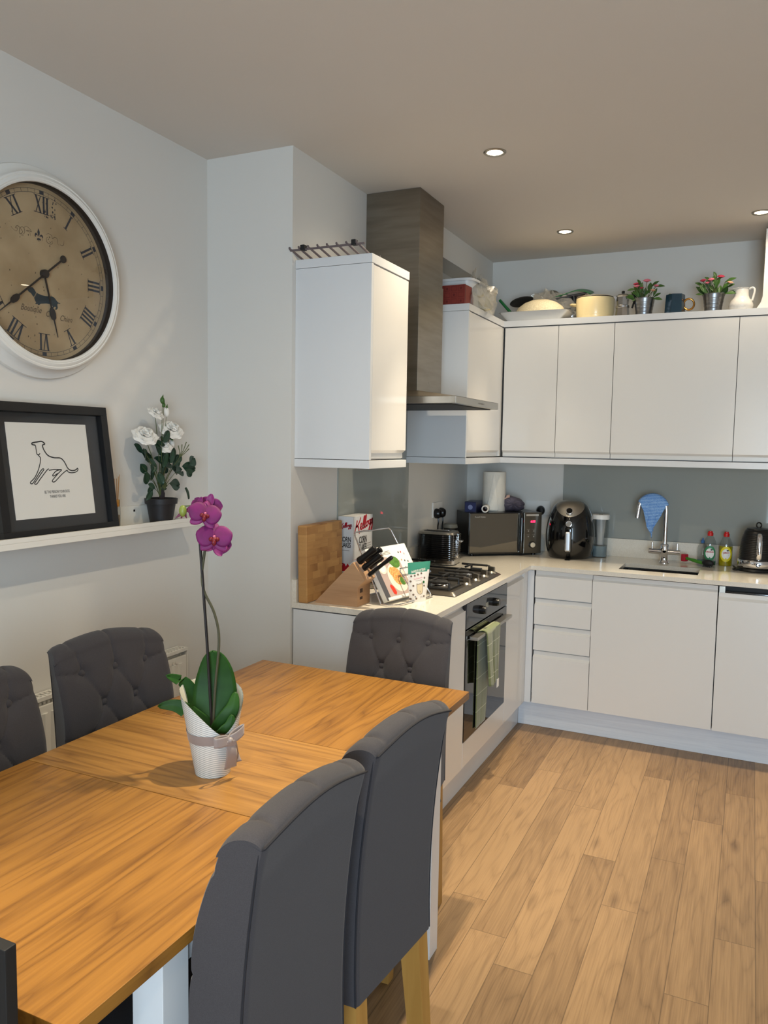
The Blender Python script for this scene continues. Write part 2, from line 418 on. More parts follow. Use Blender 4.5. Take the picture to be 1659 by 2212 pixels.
L(MB(), bC).box(-.041, -.02, -.047, .02, ZP, ZD-.001).build('corner_post', M['gloss'], bC)
L(MB(), bC).box(-.0195, .014, .021, .04, ZP, ZD-.001).build('filler', M['panel'], bC)
hb = base('base_cabinet', 'white panel housing under the built in oven', (-.3,-.68,ZP))
L(MB(), hb).box(XW, -.042, -.984, -.375, ZP, .25).build('carcass', M['carcass'], hb)
L(MB(), hb).box(-.041, -.02, -.984, -.375, ZP+.002, .25, .001).build('panel', M['gloss'], hb)
# ---- base units, back run
x0, x1, x2 = .0195, .32, .92
bd = base('drawer_unit', 'narrow white unit of four drawers in the corner beside the sink cupboard', (.17,.35,ZP))
L(MB(), bd).box(x0, x1, .042, YW, ZP, ZD).build('carcass', M['carcass'], bd)
for za, zb in ((.716,ZD-.002),(.572,.708),(.432,.564),(ZP+.002,.424)):
    slab(L(MB(), bd), .02, x0+.0015, x1-.0015, za, zb, 'y', 'top', -1).build('drawer', M['gloss'], bd)
bs = base('base_cabinet', 'wide white sink cupboard with a single door below the tap', (.62,.35,ZP))
L(MB(), bs).box(x1+.001, x2-.001, .042, YW, ZP, ZD-.2).build('carcass', M['carcass'], bs)
slab(L(MB(), bs), .02, x1+.0015, x2-.002, ZP+.002, ZD-.004, 'y', 'top', -1).build('door', M['gloss'], bs)
dw = base('dishwasher', 'integrated dishwasher behind a white door left ajar, right edge of photo', (1.22,.35,ZP))
L(MB(), dw).box(x2+.004, x2+.596, .06, YW, ZP, ZD-.004).build('tub', M['blackmatt'], dw)
m = L(MB(), dw); slab(m, .012, x2+.003, x2+.6, ZP+.004, ZD-.035, 'y', 'top', -1); m.build('door', M['gloss'], dw)
L(MB(), dw).box(x2+.03, x2+.57, .034, .058, ZD-.055, ZD-.026, .004).build('control_strip', M['blackgloss'], dw)
L(MB(), dw).box(x2+.004, x2+.03, .03, .06, ZD-.05, ZD-.004).build('bracket', M['steel2'], dw)
# ---- plinths
tag(MB().box(-.12, -.061, -1.448, .0605, .001, ZP-.001).build('plinth', M['panel'], smooth=False), 'glossy white plinth along the floor below the oven', 'plinth')
tag(MB().box(-.06, 1.55, .061, .09, .001, ZP-.001).build('plinth', M['plinth'], smooth=False), 'white plinth along the floor below the drawers and sink cupboard', 'plinth')

# ---- worktop with a sink cut-out, upstands, splashbacks
m = MB(); sx0, sx1, sy0, sy1 = .432, .818, .128, .37; zb = ZT-.022
ov = -.0
def plate(x0, x1, y0, y1): m.box(x0, x1, y0, y1, zb, ZT)
plate(XW, 0, -1.452, 0); plate(XW, sx0, 0, YW); plate(sx0, sx1, 0, sy0); plate(sx0, sx1, sy1, YW); plate(sx1, 1.56, 0, YW)
tag(m.build('worktop', M['quartz'], smooth=False), 'L-shaped white quartz worktop with a sink cut-out', 'worktop')
tag(MB().box(XW, XW+.02, -1.452, -1.09, ZT, ZT+.09, .001).build('upstand', M['quartz']), 'short white upstand behind the chopping board at the worktop end', 'upstand')
tag(MB().box(XW, XW+.02, -.312, YW-.021, ZT, ZT+.09, .001).build('upstand', M['quartz']), 'white upstand along the kitchen wall behind the toaster', 'upstand')
tag(MB().box(XW, 1.56, YW-.02, YW, ZT, ZT+.105, .001).build('upstand', M['quartz']), 'long white upstand on the back wall behind the sink and kettle', 'upstand')
tag(MB().box(XW, XW+.006, -1.086, -.315, ZT+.001, 1.70, .001).build('splashback', M['splash']), 'grey glass splashback behind the hob', 'splashback')
tag(MB().box(.02, 1.56, YW-.006, YW, ZT+.106, ZBOT+.02, .001).build('splashback', M['splash']), 'wide grey glass splashback behind the sink and kettle', 'splashback')

# ---- sink bowl, tap, dishcloth
m = MB()
def bowl(u, v):
    # v: 0 rim .. 1 centre of the floor
    a = 2*PI*u; hx = (sx1-sx0)/2-.004; hy = (sy1-sy0)/2-.004
    d = min(v/.6, 1); k = 1-.06*d if v <= .6 else .94*(1-(v-.6)/.4)
    c, s_ = math.cos(a), math.sin(a); q = (abs(c)**8+abs(s_)**8)**(-1/8)
    return ((sx0+sx1)/2+hx*c*q*k, (sy0+sy1)/2+hy*s_*q*k, zb-.004-.17*d)
m.grid(48, 10, bowl, cu=True, flip=True)
sk = thing('sink', 'undermounted stainless steel sink bowl in white worktop', 'sink', (.625,.25,zb-.18))
L(m, sk); m.v = [tuple(Vector(p)-Vector(sk.location)) for p in m.v]; m.build('bowl', M['sinksteel'], sk)
L(MB(), sk).lathe([(.001,.004),(.03,.004),(.035,.0),(.035,-.001)], 24, (.625,.25,zb-.172)).build('drain', M['chrome'], sk)
tp = thing('tap', 'chrome swan-neck mixer tap with two lever handles behind the sink', 'tap', (.622,.487,ZT))
m = MB(); m.lathe([(.028,0),(.028,.003),(.023,.008),(.019,.02),(.0185,.045),(.022,.05),(.022,.10),(.019,.105),(.0135,.107),(.0135,.11)], 28)
m.build('body', M['chrome'], tp)
pts = [(0,0,.1),(0,0,.2),(0,0,.29)]
for i in range(1, 15):
    a = PI*i/14*.93; pts.append((-.072+.072*math.cos(a), -.01*i/14, .295+.072*math.sin(a)))
pts.append((-.150,-.012,.243))
MB().tube(pts, .0125, 16).build('spout', M['chrome'], tp)
MB().cyl((-.082,0,.062), (.082,0,.062), .0145).build('cross_bar', M['chrome'], tp)
for s_ in (-1, 1): MB().cyl((.066*s_,0,.075), (.066*s_,0,.112), .0045).build('handle', M['chrome'], tp)
m = MB()
def cloth(u, v):
    # draped over the arch of the spout: u runs along the arch, v from the front hem over the tube to the back hem
    a = .30+u*2.35; ca, sa = math.cos(a), math.sin(a)
    s = (v-.5)*2; side = -1 if s < 0 else 1; k = abs(s); rr = .0165
    cx, cz = -.072+.072*ca, .295+.072*sa
    if k < .22:
        f = k/.22*PI/2; o = rr*math.cos(f)
        return (cx+o*ca, side*rr*math.sin(f)-.006*u, cz+o*sa)
    h = (k-.22)/.78; mid = math.sin(PI*min(1, max(0, u*1.02)))**.8
    low = .135 if side < 0 else .165
    zb_ = (low+.13*abs(u-.5)**1.1*2)*1.0
    xt = -.078+(cx+.078)*(1-.68*h**2.0)+.008*h*math.sin(u*14)
    return (xt, side*(rr+.004*math.sin(u*16)*h+.004*h)-.006*u, cz+(min(zb_, cz-.02)-cz)*h)
m.grid(40, 60, cloth)
M['cloth'] = mat('blue cloth', (112,158,214), .9)
nt = M['cloth'].node_tree; tc = nt.nodes.new('ShaderNodeTexCoord'); wv = nt.nodes.new('ShaderNodeTexWave'); wv.bands_direction = 'Z'
wv.inputs['Scale'].default_value = 38; wv.inputs['Distortion'].default_value = 2.5; wv.inputs['Detail Scale'].default_value = 6; wv.inputs['Detail'].default_value = 1
rp = nt.nodes.new('ShaderNodeValToRGB'); rp.color_ramp.elements[0].color = (*lin((70,122,196)),1); rp.color_ramp.elements[1].color = (*lin((150,186,224)),1)
nt.links.new(tc.outputs['Object'], wv.inputs[0]); nt.links.new(wv.outputs[0], rp.inputs[0]); nt.links.new(rp.outputs[0], nt.nodes['Principled BSDF'].inputs['Base Color'])
dc = m.build('dishcloth', M['cloth']); dc.location = (.622,.487,ZT)
md = dc.modifiers.new('thick', 'SOLIDIFY'); md.thickness = .0015
tag(dc, 'blue wavy-patterned dishcloth hung over the tap spout', 'cloth')

# ---- cooker hood
hd = thing('cooker_hood', 'stainless steel chimney cooker hood over the hob', 'cooker hood', (XW,-.695,1.69))
h0, h1 = -.843, -.547
m = L(MB(), hd); m.box(XW+.001, -.326, h0+.003, h1-.003, 2.25, ZC-.001, .001); m.build('upper_chimney', M['steel'], hd)
m = L(MB(), hd); m.box(XW+.001, -.3225, h0, h1, 1.757, 2.25, .001); m.box(-.3225, -.3218, -.712, -.688, 1.797, 1.803); m.build('lower_chimney', M['steel'], hd)
m = L(MB(), hd)
a0, a1, xf = -.992, -.393, -.085
m.add([(XW+.001,a0,1.722),(xf,a0,1.722),(xf,a1,1.722),(XW+.001,a1,1.722),(XW+.001,h0,1.757),(-.3225,h0,1.757),(-.3225,h1,1.757),(XW+.001,h1,1.757)],
      [(0,1,5,4),(1,2,6,5),(2,3,7,6),(4,5,6,7),(3,0,4,7),(3,2,1,0)])
m.build('canopy_slope', M['steel'], hd, smooth=False)
m = L(MB(), hd); m.box(XW+.001, xf, a0, a1, 1.692, 1.7215, .0015)
m.build('canopy', M['steel2'], hd)
m = L(MB(), hd)
for k in range(4): m.box(xf, xf+.002, -.70+k*.022, -.682+k*.022, 1.703, 1.709)
m.build('buttons', M['steel'], hd)
m = L(MB(), hd); m.box(XW+.03, xf-.03, a0+.03, a1-.03, 1.688, 1.6925); m.build('grease_filter', M['blackmatt'], hd)

# ---- oven
ov = thing('oven', 'black glass built-in oven with steel bar handle under the hob', 'oven', (-.3,-.68,.252))
oy0, oy1 = -.9825, -.3775
M['ovenglass'] = mat('oven glass', (9,9,10), .03, spec=.6)
M['ovenpanel'] = mat('oven control glass', (52,54,58), .06, spec=.4)
L(MB(), ov).box(-.5, -.041, oy0+.01, oy1-.01, .255, .845).build('body', M['blackmatt'], ov)
L(MB(), ov).box(-.04, -.018, oy0, oy1, .744, .852, .0015).build('control_panel', M['ovenpanel'], ov)
dr = L(MB(), ov).box(-.04, -.018, oy0, oy1, .253, .738, .0015).build('door', M['ovenglass'], ov)
m = L(MB(), ov); m.box(-.012, .022, -.945, -.415, .692, .706, .001); m.box(-.0185, -.008, -.93, -.89, .688, .704); m.box(-.0185, -.008, -.47, -.43, .688, .704)
m.build('handle', M['steel2'], ov)
for y in (-.80, -.60):
    m = L(MB(), ov); m.cyl((-.0185,y,.797), (.004,y,.797), .0195, .018, 28); m.cyl((.004,y,.797), (.012,y,.797), .016, .015, 28); m.build('knob', M['black'], ov)
m = L(MB(), ov); m.box(-.0185, -.0172, -.722, -.682, .788, .812); m.build('display', mat('display', (150,152,140), .3), ov)
# tea towel over the handle
def towel(u, v):
    # u across the width, v from the back hem over the bar to the front hem
    w0, w1 = -.86+.02, -.655
    wob = math.sin(u*11)*.006+math.sin(u*23+1)*.003
    if v < .5:
        q = v/.5; z = .27+(.70-.27)*q; x = -.0145+.0*q+wob*.12*(1-q)
        y = w0+(.14+.06*q)*u+.0*(1-q)
    elif v < .58:
        q = (v-.5)/.08; a = PI*(1-q); x = .005+.0215*math.cos(a); z = .702+.0125*math.sin(a); y = w0+.20*u+.01*q
    else:
        q = (v-.58)/.42; z = .70-(.245+.02*math.sin(u*3))*q+.01*u; x = .0275+wob*q*1.4+.008*q*math.sin(u*6.5)
        y = w0+.01+.20*u+.035*q*(1-u*.4)
    return (x, y, z)
M['towel'] = mat('sage towelling', (120,128,90), .95, sheen=.3, bump=(260,.5,.003))
nt = M['towel'].node_tree; tc = nt.nodes.new('ShaderNodeTexCoord'); bk = nt.nodes.new('ShaderNodeTexBrick'); bk.offset = 0
mp = nt.nodes.new('ShaderNodeMapping'); mp.inputs['Rotation'].default_value = (PI/2,0,PI/2)
for k, v in (('Scale',1),('Brick Width',.075),('Row Height',.075),('Mortar Size',.002),('Mortar Smooth',.6)): bk.inputs[k].default_value = v
bk.inputs['Color1'].default_value = (*lin((110,118,78)),1); bk.inputs['Color2'].default_value = (*lin((120,128,88)),1); bk.inputs['Mortar'].default_value = (*lin((182,184,150)),1)
nt.links.new(tc.outputs['Object'], mp.inputs[0]); nt.links.new(mp.outputs[0], bk.inputs[0]); nt.links.new(bk.outputs[0], nt.nodes['Principled BSDF'].inputs['Base Color'])
tw = thing('tea_towel', 'sage green checked tea towel hanging over the oven handle', 'towel', (0,-.75,.27))
m = MB().grid(24, 60, towel); m.v = [tuple(Vector(p)-Vector(tw.location)) for p in m.v]
o = m.build('cloth', M['towel'], tw); md = o.modifiers.new('t', 'SOLIDIFY'); md.thickness = .004
L(MB(), tw).box(.026, .0275, -.66, -.63, .412, .45).build('care_label', M['paper'], tw)

# ---- hob
hbm = thing('gas_hob', 'stainless steel gas hob with black pan supports and four steel knobs', 'hob', (-.3,-.705,ZT))
q0, q1, r0, r1 = -.545, -.052, -1.035, -.375
def hobtop(u, v):
    e = .02; x = q0+(q1-q0)*u; y = r0+(r1-r0)*v
    du = min(u, 1-u)*(q1-q0); dv = min(v, 1-v)*(r1-r0)
    z = ZT+.003+.013*min(1, min(du, dv)/e)
    if .06 < v < .94 and .1 < u < .72: z -= .006
    return (x-hbm.location[0], y-hbm.location[1], z-ZT)
M['hobsteel'] = mat('hob steel', (150,142,130), .28, 1)
MB().grid(50, 60, hobtop).build('plate', M['hobsteel'], hbm, ang=25)
for (bx, by, br) in ((-.42,-.87,.035),(-.19,-.86,.042),(-.42,-.53,.042),(-.19,-.535,.03)):
    m = L(MB(), hbm); m.lathe([(br+.018,ZT+.009),(br+.012,ZT+.016),(br+.004,ZT+.02),(br,ZT+.022),(br,ZT+.023)], 28, (bx,by,0))
    bo = m.build('burner', M['chrome'], hbm)
    L(MB(), hbm).lathe([(br-.002,ZT+.0235),(br-.002,ZT+.03),(br-.006,ZT+.033),(.001,ZT+.034)], 28, (bx,by,0)).build('cap', M['iron'], bo)
for y0_, y1_ in ((-1.01,-.71),(-.69,-.39)):
    m = L(MB(), hbm); zz = ZT+.047; b_ = .0055
    X0, X1 = -.525, -.10
    for yy in (y0_+.03, y1_-.03):
        m.tube([(X0,yy,ZT+.012),(X0,yy,zz),(X0+.01,yy,zz),(X0+.14,yy,zz)], b_, 8); m.tube([(X1,yy,ZT+.012),(X1,yy,zz),(X1-.01,yy,zz),(X1-.14,yy,zz)], b_, 8)
    ym = (y0_+y1_)/2
    m.tube([(X0,ym,ZT+.018),(X0,ym,zz),(X0+.07,ym,zz)], b_, 8); m.tube([(X1,ym,ZT+.018),(X1,ym,zz),(X1-.05,ym,zz)], b_, 8)
    m.tube([(X0,y0_+.03,ZT+.02),(X0,y1_-.03,ZT+.02)], b_, 8); m.tube([(X1,y0_+.03,ZT+.02),(X1,y1_-.03,ZT+.02)], b_, 8)
    for bx in (-.42, -.19):
        m.tube([(bx,y0_+.03,ZT+.02),(bx,y0_+.03,zz),(bx,y0_+.04,zz),(bx,ym-.03,zz)], b_, 8); m.tube([(bx,y1_-.03,ZT+.02),(bx,y1_-.03,zz),(bx,y1_-.04,zz),(bx,ym+.03,zz)], b_, 8)
    m.tube([(X0,y0_+.03,ZT+.02),(X1,y0_+.03,ZT+.02)], b_, 8); m.tube([(X0,y1_-.03,ZT+.02),(X1,y1_-.03,ZT+.02)], b_, 8)
    m.build('pan_support', M['iron'], hbm)
for y in (-.80,-.675,-.55,-.43):
    m = MB(); m.M = Matrix.Translation(Vector((-.083,y,ZT+.012))-Vector(hbm.location)) @ Matrix.Rotation(-.5, 4, 'Z')
    m.lathe([(.021,0),(.021,.006),(.015,.012),(.014,.013)], 24); m.box(-.019, .019, -.005, .005, .013, .034, .002)
    m.build('knob', M['steel2'], hbm)
# ------------------------------------------------------------------ dining table
TX0, TX1, TY0, TY1, TZ = -.437, .302, -3.413, -1.879, .78
tcx, tcy = (TX0+TX1)/2, (TY0+TY1)/2
tb = thing('dining_table', 'long oak topped dining table with white painted legs and apron', 'table', (tcx,tcy,0))
oakY = wood('oak table boards lengthwise', (160,112,46), (100,62,18), ('Y','X'), .0925, 3, -.3695, rings=12, blot=.45, tone=.13, gap=.12, rough=.4, fib=.9, along=.8, across=10, gw=.002, coat=.1, fq=130, rw=.5)
oakX = wood('oak table boards crosswise', (168,122,58), (108,70,24), ('X','Y'), .107, 3, -2.84-tcy, rings=11, blot=.45, tone=.1, gap=.25, rough=.4, fib=.95, along=.7, across=10, gw=.002, coat=.1, fq=130, rw=.5)
def L0(o):
    m = MB(); m.M = Matrix.Translation(-Vector(o.location)); return m
g = .0006
L0(tb).box(TX0, TX1, TY0, -2.84-g, TZ-.023, TZ, .0015).build('tabletop', oakY, tb); L0(tb).box(TX0, TX1, -2.455+g, TY1, TZ-.023, TZ, .0015).build('tabletop', oakY, tb)
L0(tb).box(TX0, TX1, -2.84+g, -2.455-g, TZ-.023, TZ, .001).build('extension_leaf', oakX, tb)
for lx in (TX0+.053, TX1-.115):
    for ly in (-3.181, -2.026):
        L0(tb).box(lx, lx+.062, ly, ly+.063, 0, TZ-.0235, .002).build('leg', M['whitepaint'], tb)
m = L0(tb); za, zb_ = .668, TZ-.0235
m.box(TX0+.06, TX0+.082, -3.118, -2.026, za, zb_); m.box(TX1-.084, TX1-.062, -3.118, -2.026, za, zb_)
m.box(TX0+.115, TX1-.115, -3.16, -3.138, za, zb_); m.box(TX0+.115, TX1-.115, -2.0, -1.978, za, zb_)
m.build('apron', M['whitepaint'], tb, smooth=False)

# ------------------------------------------------------------------ button-backed dining chairs (local +x is the way the chair faces)
BT = [(-.1,.885),(0,.885),(.1,.885),(-.05,.80),(.05,.80),(-.1,.715),(0,.715),(.1,.715),(-.05,.63),(.05,.63)]
ZB = .432
def top(s):      # camel-backed top edge, s in -1..1
    return .953+.021*max(0, math.cos(s*PI/2))**1.2-.002*abs(s)**6
def lean(z):     # rear surface
    q = (z-ZB)/.55
    return -.006-.040*q**1.5+.010*math.sin(q*PI)
def segd(px, pz, a, b):
    ax, az = a; bx, bz = b; dx, dz = bx-ax, bz-az; t = ((px-ax)*dx+(pz-az)*dz)/(dx*dx+dz*dz); t = max(0, min(1, t))
    return math.hypot(px-ax-dx*t, pz-az-dz*t)
PL = []
for i, (a, b) in enumerate(BT):
    for c, d in BT[i+1:]:
        if abs(abs(a-c)-.05) < .01 and abs(abs(b-d)-.085) < .01: PL.append(((a,b),(c,d)))
for a, b in BT:
    if b > .88: PL.append(((a,b),(a*1.25,1.02)))
    if abs(a) > .09: PL.append(((a,b),(.19 if a > 0 else -.19, b+.012)))
    if b < .64: PL.append(((a,b),(a*1.3,.5)))
def thick(z, zt):   # the pad thins as it rolls back over the top
    return .083-.028*max(0, 1-(zt-.028-z)/.15)**1.5
def front_depth(y, z):
    d = .011
    for p in BT: d -= .012*math.exp(-((y-p[0])**2+(z-p[1])**2)/(2*.013**2))
    c = 0
    for a, b in PL:
        q = segd(y, z, a, b); c = max(c, math.exp(-(q/.0036)**2)+math.exp(-(q/.017)**2)*.55)
    return d-.0042*c
NY, NF = 84, 80
def back_mesh():
    m = MB()
    # closed loft: columns across the width, a ring round front / top / rear in each
    def pt(u, v):
        s = u*2-1
        zt = top(s)
        if v < .52:                       # front, from the bottom up
            z = ZB+.0+(zt-.028-ZB)*(v/.52); hw = .166+.008*min(1, (z-ZB)/.3)
            y = s*hw; e = max(0, (abs(s)-.9)/.1)
            x = lean(z)+thick(z, zt)+front_depth(y, z)*(.5+.5*thick(z, zt)/.083)-.007*e*e
        elif v < .68:                     # roll over the top
            q = (v-.52)/.16; a = PI*q; hw = .174-.020*q; y = s*hw
            e = max(0, (abs(s)-.9)/.1)
            z = zt-.028+.018*q+.024*math.sin(a); T_ = thick(zt-.028, zt)/2; xm = lean(zt-.028)+T_; x = xm+(T_+.004)*math.cos(a)
            pl = min(min(abs(y-k*1.18) for k in (-.1,0,.1)), 1)
            z -= .005*math.exp(-(pl/.006)**2)*math.sin(a)+.006*e*e
            if q < .5: x += (front_depth(y, zt-.028)*(.5+.5*T_/.0415)-.004)*(1-2*q)
        else:                             # rear, from the top down
            q = (v-.68)/.32; z = (zt-.010)+(ZB-(zt-.010))*q; hw = .154; y = s*hw
            x = lean(z)-.0055*(1-min(1, q*8))+.004*max(0, (abs(s)-.94)/.06)
        return (x, y, z)
    def full(u, v): return pt(u, v)
    m.grid(NY, NF*2, full, cv=False)
    # end cheeks and underside
    n = NF*2; W = NY+1
    m.f.append([k*W for k in range(n+1)]); m.m.append(0); m.f.append([k*W+NY for k in reversed(range(n+1))]); m.m.append(0)
    m.f.append([i for i in range(W)]+[n*W+i for i in reversed(range(W))]); m.m.append(0)
    return m
def piping():
    m = MB(); pts = []
    hw = .152
    pts += [(lean(z)+.0035, -.1535, z) for z in [ZB+(top(1)-.016-ZB)*k/8 for k in range(9)]]
    pts += [(lean(top(s)-.010)-.0048, s*.153, top(s)-.0105) for s in [-1+2*k/20 for k in range(21)]]
    pts += [(lean(z)+.0035, .1535, z) for z in [ZB+(top(1)-.016-ZB)*k/8 for k in reversed(range(9))]]
    return m.tube(pts, .0021, 6)
def make_chair(label):
    t = thing('dining_chair', label, 'chair', (0,0,0), 0, 'grey upholstered dining chairs')
    back_mesh().build('backrest', M['fabric'], t, ang=42)
    piping().build('piping', M['seam'], t)
    for a, b in BT:
        m = MB(); zt_ = top(a/.17); x = lean(b)+thick(b, zt_)+front_depth(a, b)*(.5+.5*thick(b, zt_)/.083)
        m.M = Matrix.Translation((x+.0005,a,b)) @ Matrix.Rotation(PI/2, 4, 'Y')
        m.lathe([(.0105,-.002),(.0108,.002),(.009,.005),(.005,.0068),(.0005,.0073)], 16); m.build('button', M['fabric'], t)
    def seat(u, v):
        a = 2*PI*u; c, s = math.cos(a), math.sin(a); q = (abs(c)**7+abs(s)**7)**(-1/7)
        if v < .25: r, z = 1, .395+.07*(v/.25)
        elif v < .5: k = (v-.25)/.25; r, z = 1-.06*(1-math.cos(k*PI/2)), .465+.02*math.sin(k*PI/2)
        else: k = (v-.5)/.5; r, z = .94*(1-k), .485+.012*math.sin(k*PI/2)
        return (.25+.185*c*q*r, .175*s*q*r, z)
    MB().grid(48, 20, seat, cu=True).box(.07, .43, -.17, .17, .393, .40).build('seat', M['fabric'], t)
    for sx, sy in ((0,-1),(0,1),(1,-1),(1,1)):
        m = MB()
        if sx: T, B = (.395,.140*sy), (.40,.140*sy)
        else: T, B = (.028,.128*sy), (-.012,.132*sy)
        h0_, h1_ = (.026, .017); zt = .395 if sx else .452
        vs = []
        for (cx, cy), hw, z in ((B,h1_,0),(T,h0_,zt)):
            vs += [(cx-hw,cy-hw*.8,z),(cx+hw,cy-hw*.8,z),(cx+hw,cy+hw*.8,z),(cx-hw,cy+hw*.8,z)]
        m.add(vs, [(3,2,1,0),(4,5,6,7),(0,1,5,4),(1,2,6,5),(2,3,7,6),(3,0,4,7)])
        m.build('leg', M['oakleg'], t, smooth=False)
    return t
c0 = make_chair('grey upholstered chair seen from behind, nearest the camera at the right of the table')
c0.location = (.400,-3.03,0); c0.rotation_euler = (0,0,PI-.035)
dup(c0, (.411,-2.655,0), PI-.10, 'grey upholstered chair seen from behind, second from the camera, oak rear leg showing')
dup(c0, (.030,-1.757,0), -PI/2, 'grey buttoned chair at the far head of the table before the white base cabinet')
dup(c0, (-.588,-2.437,0), -.215, 'grey buttoned chair against the radiator, behind the orchid, showing its whole tufted back')
dup(c0, (-.577,-2.904,0), -.05, 'grey buttoned chair below the dog picture, cut off by left edge of photo')

# black chair at the near head of the table
bk = thing('dining_chair', 'black flat backed chair at the near head of the table, in the bottom left corner', 'chair', (.06,-3.3,0))
MB().box(-.255, .255, -.213, -.197, .50, .95, .002).build('backrest', M['blackmatt'], bk)
MB().box(-.24, .24, -.19, .23, .43, .46, .004).build('seat', M['blackmatt'], bk)
for sx in (-1, 1):
    for y in (-.2, .2): MB().box(sx*.22-.016, sx*.22+.016, y-.016, y+.016, 0, .43 if y > 0 else .5, .002).build('leg', M['blackmatt'], bk)

# ------------------------------------------------------------------ orchid
oc = thing('potted_orchid', 'purple orchid in a white striped paper wrapped pot with grey ribbon, on the table', 'plant', (-.021,-2.70,TZ))
M['wrap'] = mat('striped wrap', (228,232,232), .45)
nt = M['wrap'].node_tree; tc = nt.nodes.new('ShaderNodeTexCoord'); wv = nt.nodes.new('ShaderNodeTexWave'); wv.bands_direction = 'DIAGONAL'; wv.wave_profile = 'SIN'
mp = nt.nodes.new('ShaderNodeMapping'); mp.inputs['Scale'].default_value = (.5,.5,2.2)
wv.inputs['Scale'].default_value = 62
rp = nt.nodes.new('ShaderNodeValToRGB'); rp.color_ramp.elements[0].position = .08; rp.color_ramp.elements[1].position = .3
rp.color_ramp.elements[0].color = (*lin((150,164,164)),1); rp.color_ramp.elements[1].color = (*lin((232,234,232)),1)
nt.links.new(tc.outputs['Object'], mp.inputs[0]); nt.links.new(mp.outputs[0], wv.inputs[0]); nt.links.new(wv.outputs[0], rp.inputs[0]); nt.links.new(rp.outputs[0], nt.nodes['Principled BSDF'].inputs['Base Color'])
M['wrapin'] = mat('wrap inside', (232,228,212), .5)
cam_dir = math.atan2(-4.09+2.70, 1.04+.02)      # direction of the cut-away front
def wrim(a):     # rim height, high at the back, a low V in front right
    d = abs((a-(cam_dir+.42)+PI) % (2*PI)-PI)
    return .100+.118*(1-math.exp(-(d/1.15)**1.6))*.82
def wrap(u, v, k=0):
    a = 2*PI*u; z = wrim(a)*v; r = .0385+.030*(z/.17)-k
    return (r*math.cos(a), r*math.sin(a), z+.0005)
MB().grid(72, 14, wrap, cu=True).build('pot_wrap', M['wrap'], oc)
MB().grid(72, 14, lambda u, v: wrap(u, v, .0012), cu=True, flip=True).build('wrap_lining', M['wrapin'], oc)
MB().lathe([(.001,.002),(.036,.002),(.05,.088),(.03,.095),(.001,.097)], 28).build('bark', mat('bark', (70,52,36), .9, bump=(120,1,.01)), oc)
M['ribbon'] = mat('grey satin ribbon', (150,140,138), .35, sheen=.3)
def rib(u, v):
    a = 2*PI*u; z = .082+.022*v+.003*math.sin(a); r = .0385+.030*(z/.17)+.0012
    return (r*math.cos(a), r*math.sin(a), z)
rb = MB().grid(60, 2, rib, cu=True).build('ribbon', M['ribbon'], oc)
ba = cam_dir+.55; bp_ = Vector((math.cos(ba),math.sin(ba),0)); bt = Vector((-bp_.y,bp_.x,0)); b0 = bp_*.057+Vector((0,0,.093))
m = MB()
def tail(dx, ln, ph, up=0):
    def f(u, v):
        q = v; s = (u-.5)*.024*(1+.3*q)
        p = b0+bt*(dx*q+s*(1 if not up else .6))+bp_*(.010+.006*math.sin(q*4+ph))
        z = -ln*q+(.012*math.sin(q*PI) if up else 0)
        return p+Vector((0,0,z+s*.35*up))
    return f
m.grid(6, 14, tail(.006,.066,0)); m.grid(6, 14, tail(.020,.058,1.4))
def loop(sg, rise):
    def f(u, v):
        a = 2*PI*v; s = (u-.5)*.022
        return b0+bt*(sg*(.019-.019*math.cos(a)))+bp_*(.010+.007*math.sin(a))+Vector((0,0,rise*(.5-.5*math.cos(a))*.6+s))
    return f
m.grid(6, 20, loop(1,.026)); m.grid(6, 20, loop(-1,.002)); m.ball(b0+bp_*.014, .007, 10, 8)
bo = m.build('bow', M['ribbon'], oc); md = bo.modifiers.new('t', 'SOLIDIFY'); md.thickness = .0008
view = Vector((1.04+.02,-4.09+2.70,.55)).normalized()
vr = Vector((-view.y,view.x,0)).normalized()      # to the viewer's right
M['orchleaf'] = mat('orchid leaf', (28,62,20), .5, spec=.25, noise=(14,(42,82,30)))
def strap(base, path, width, fold=.25, name='leaf'):
    P = cr(path, 6); n = len(P)
    def f(u, v):
        k = min(n-1, int(round(v*(n-1)))); p = P[k]; t = (P[min(n-1,k+1)]-P[max(0,k-1)]).normalized()
        side = vr if abs(t.dot(vr)) < .8 else view.cross(t)
        side = (side-t*side.dot(t)).normalized(); nn = side.cross(t)
        w_ = width*(math.sin(PI*min(1, .12+.88*v)**.9)**.6 if v < .999 else 0.0)*(1 if v > .05 else .55)
        s = (u-.5)*2
        return Vector(base)+p+side*(s*w_*.5)-nn*(abs(s)**1.2*width*fold*.3)
    o = MB().grid(10, n-1, f).build(name, M['orchleaf'], oc); md = o.modifiers.new('t','SOLIDIFY'); md.thickness = .0018
B = Vector((0,0,.095))
back = -Vector((view.x,view.y,0)).normalized()
strap(B, [(0,0,0),back*.012+Vector((0,0,.05))+vr*.004,back*.02+Vector((0,0,.12))+vr*.006,back*.012+Vector((0,0,.178))+vr*.0], .098, .12)
strap(B, [(0,0,0),-vr*.028+Vector((0,0,.025)),-vr*.075+Vector((0,0,.06)),-vr*.118+Vector((0,0,.062))], .034)
strap(B, [back*.0,-vr*.035+back*.03+Vector((0,0,.05)),-vr*.06+back*.03+Vector((0,0,.10)),-vr*.102+back*.02+Vector((0,0,.125))], .034)
strap(B, [(0,0,-.01),vr*.02-back*.012+Vector((0,0,.02)),vr*.042-back*.014+Vector((0,0,.052)),vr*.05-back*.0+Vector((0,0,.085))], .036)
